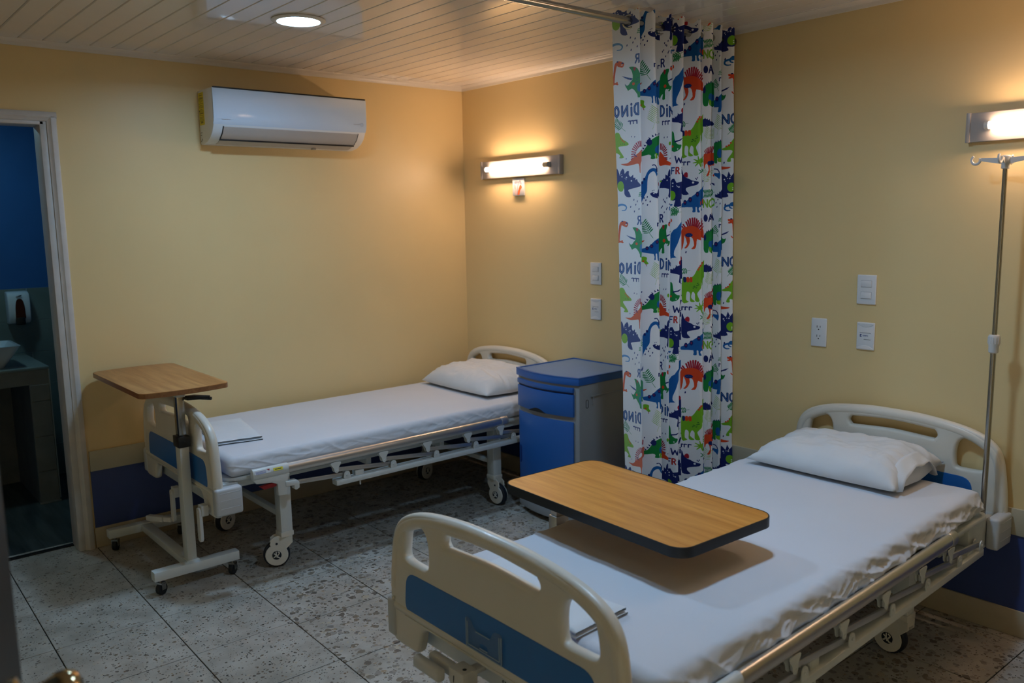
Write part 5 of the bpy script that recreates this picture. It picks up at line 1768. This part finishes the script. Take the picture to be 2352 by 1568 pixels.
t2 = thing('overbed_table', 'overbed table with black edged orange oak top standing across the nearer bed', 'table', (2.748, -1.448, 0), rz=math.radians(-2.4))
tp2 = rounded(0.805, 0.43, 0.052, 8)
o = obj('tabletop', MB().prism(tp2, 'z', 0.690, 0.7195), M['oak'], t2, bevel=0.001, seg=1)
tb = rounded(0.8085, 0.4335, 0.0535, 8)
tin = rounded(0.801, 0.426, 0.0505, 8)
n = len(tb)
ebm = MB()
ebm.v = [(x, y, 0.689) for x, y in tin] + [(x, y, 0.689) for x, y in tb] + [(x, y, 0.7192) for x, y in tb] + [(x, y, 0.7205) for x, y in rounded(0.806, 0.431, 0.0525, 8)] + [(x, y, 0.7198) for x, y in tin]
ebm.f = [(a * n + k, a * n + (k + 1) % n, (a + 1) * n + (k + 1) % n, (a + 1) * n + k) for a in range(4) for k in range(n)]
obj('edge_band', ebm, M['black'], o)
cx, cy = -0.366, 0.012
obj('column', MB().box(cx - 0.022, cx + 0.022, cy - 0.03, cy + 0.03, 0.09, 0.56), M['alu_dull'], t2, bevel=0.004)
obj('inner_column', MB().box(cx - 0.017, cx + 0.017, cy - 0.024, cy + 0.024, 0.56, 0.68), M['alu_dull'], t2, bevel=0.003)
obj('top_bracket', MB().box(cx - 0.03, cx + 0.30, cy - 0.03, cy + 0.03, 0.676, 0.690), M['white_metal'], t2, bevel=0.003)
obj('base_bar', MB().box(cx - 0.025, cx + 0.025, cy - 0.2, cy + 0.2, 0.055, 0.09), M['white_metal'], t2, bevel=0.004)
for s in (-1, 1):
    obj('base_bar', MB().box(cx, cx + 0.70, cy + s * 0.18 - 0.02, cy + s * 0.18 + 0.02, 0.055, 0.09), M['white_metal'], t2, bevel=0.004)
    for x in (cx + 0.01, cx + 0.67):
        small_caster(t2, x, cy + s * 0.18, 0.02, 0.4)

# ================================================================== infusion pole
iv = thing('infusion_pole', 'steel infusion pole with white hooks standing in the nearer bed head corner', 'infusion stand', (3.334, -0.13, 0.4825))
obj('lower_tube', MB().cyl((0, 0, 0.0), (0, 0, 0.64), 0.0098, 16), M['steel'], iv)
obj('upper_tube', MB().cyl((0, 0, 0.60), (0, 0, 1.30), 0.0082, 16), M['steel'], iv)
kb = [(0.012, 0.622), (0.0165, 0.626), (0.0175, 0.65), (0.0195, 0.656), (0.0195, 0.684), (0.017, 0.689), (0.010, 0.690)]
c = obj('collar', MB().lathe(kb, 24), M['offwhite'], iv)
rib = MB()
for k in range(14):
    a = 2 * PI * k / 14
    rib.box(0.019, 0.0208, -0.0014, 0.0014, 0.658, 0.682)
    q = rib.v[-8:]
    rib.v[-8:] = [tuple(Matrix.Rotation(a, 3, 'Z') @ Vector(p)) for p in q]
obj('collar_rib', rib, M['offwhite'], c)
obj('hub', MB().lathe([(0.010, 1.283), (0.0135, 1.285), (0.0135, 1.300), (0.016, 1.304), (0.016, 1.326), (0.013, 1.330), (0.004, 1.331)], 20), M['offwhite'], iv)
for k, ang in enumerate((180, 0, 90, 270)):
    a = math.radians(ang)
    d = Vector((math.cos(a), math.sin(a), 0))
    ln_ = 0.108 if k < 2 else 0.06
    arm = MB()
    arm.bar(d * 0.012 + Vector((0, 0, 1.317)), d * (ln_ - 0.022) + Vector((0, 0, 1.320)), 0.006, 0.010)
    arm.prism([(0, 0), (0, 0)], 'x', 0, 0) if False else None
    hk = [d * (ln_ - 0.024) + Vector((0, 0, 1.322))]
    for g in range(120, 400, 20):
        t = math.radians(g - 60)
        hk.append(d * (ln_ - 0.008 + 0.015 * math.cos(t + PI * 0.55)) + Vector((0, 0, 1.319 + 0.015 * math.sin(t + PI * 0.55))))
    arm.tube(hk, [0.0048] * (len(hk) - 1) + [0.0036], 8)
    tri = [d * 0.012 + Vector((0, 0, 1.300)), d * 0.012 + Vector((0, 0, 1.32)), d * (ln_ - 0.03) + Vector((0, 0, 1.32)), d * (ln_ - 0.03) + Vector((0, 0, 1.313))]
    s_ = Vector((-d.y, d.x, 0)) * 0.0025
    arm.add([p + s_ for p in tri] + [p - s_ for p in tri], [(0, 1, 2, 3), (7, 6, 5, 4), (0, 4, 5, 1), (1, 5, 6, 2), (2, 6, 7, 3), (3, 7, 4, 0)])
    obj('hook', arm, M['offwhite'], iv)
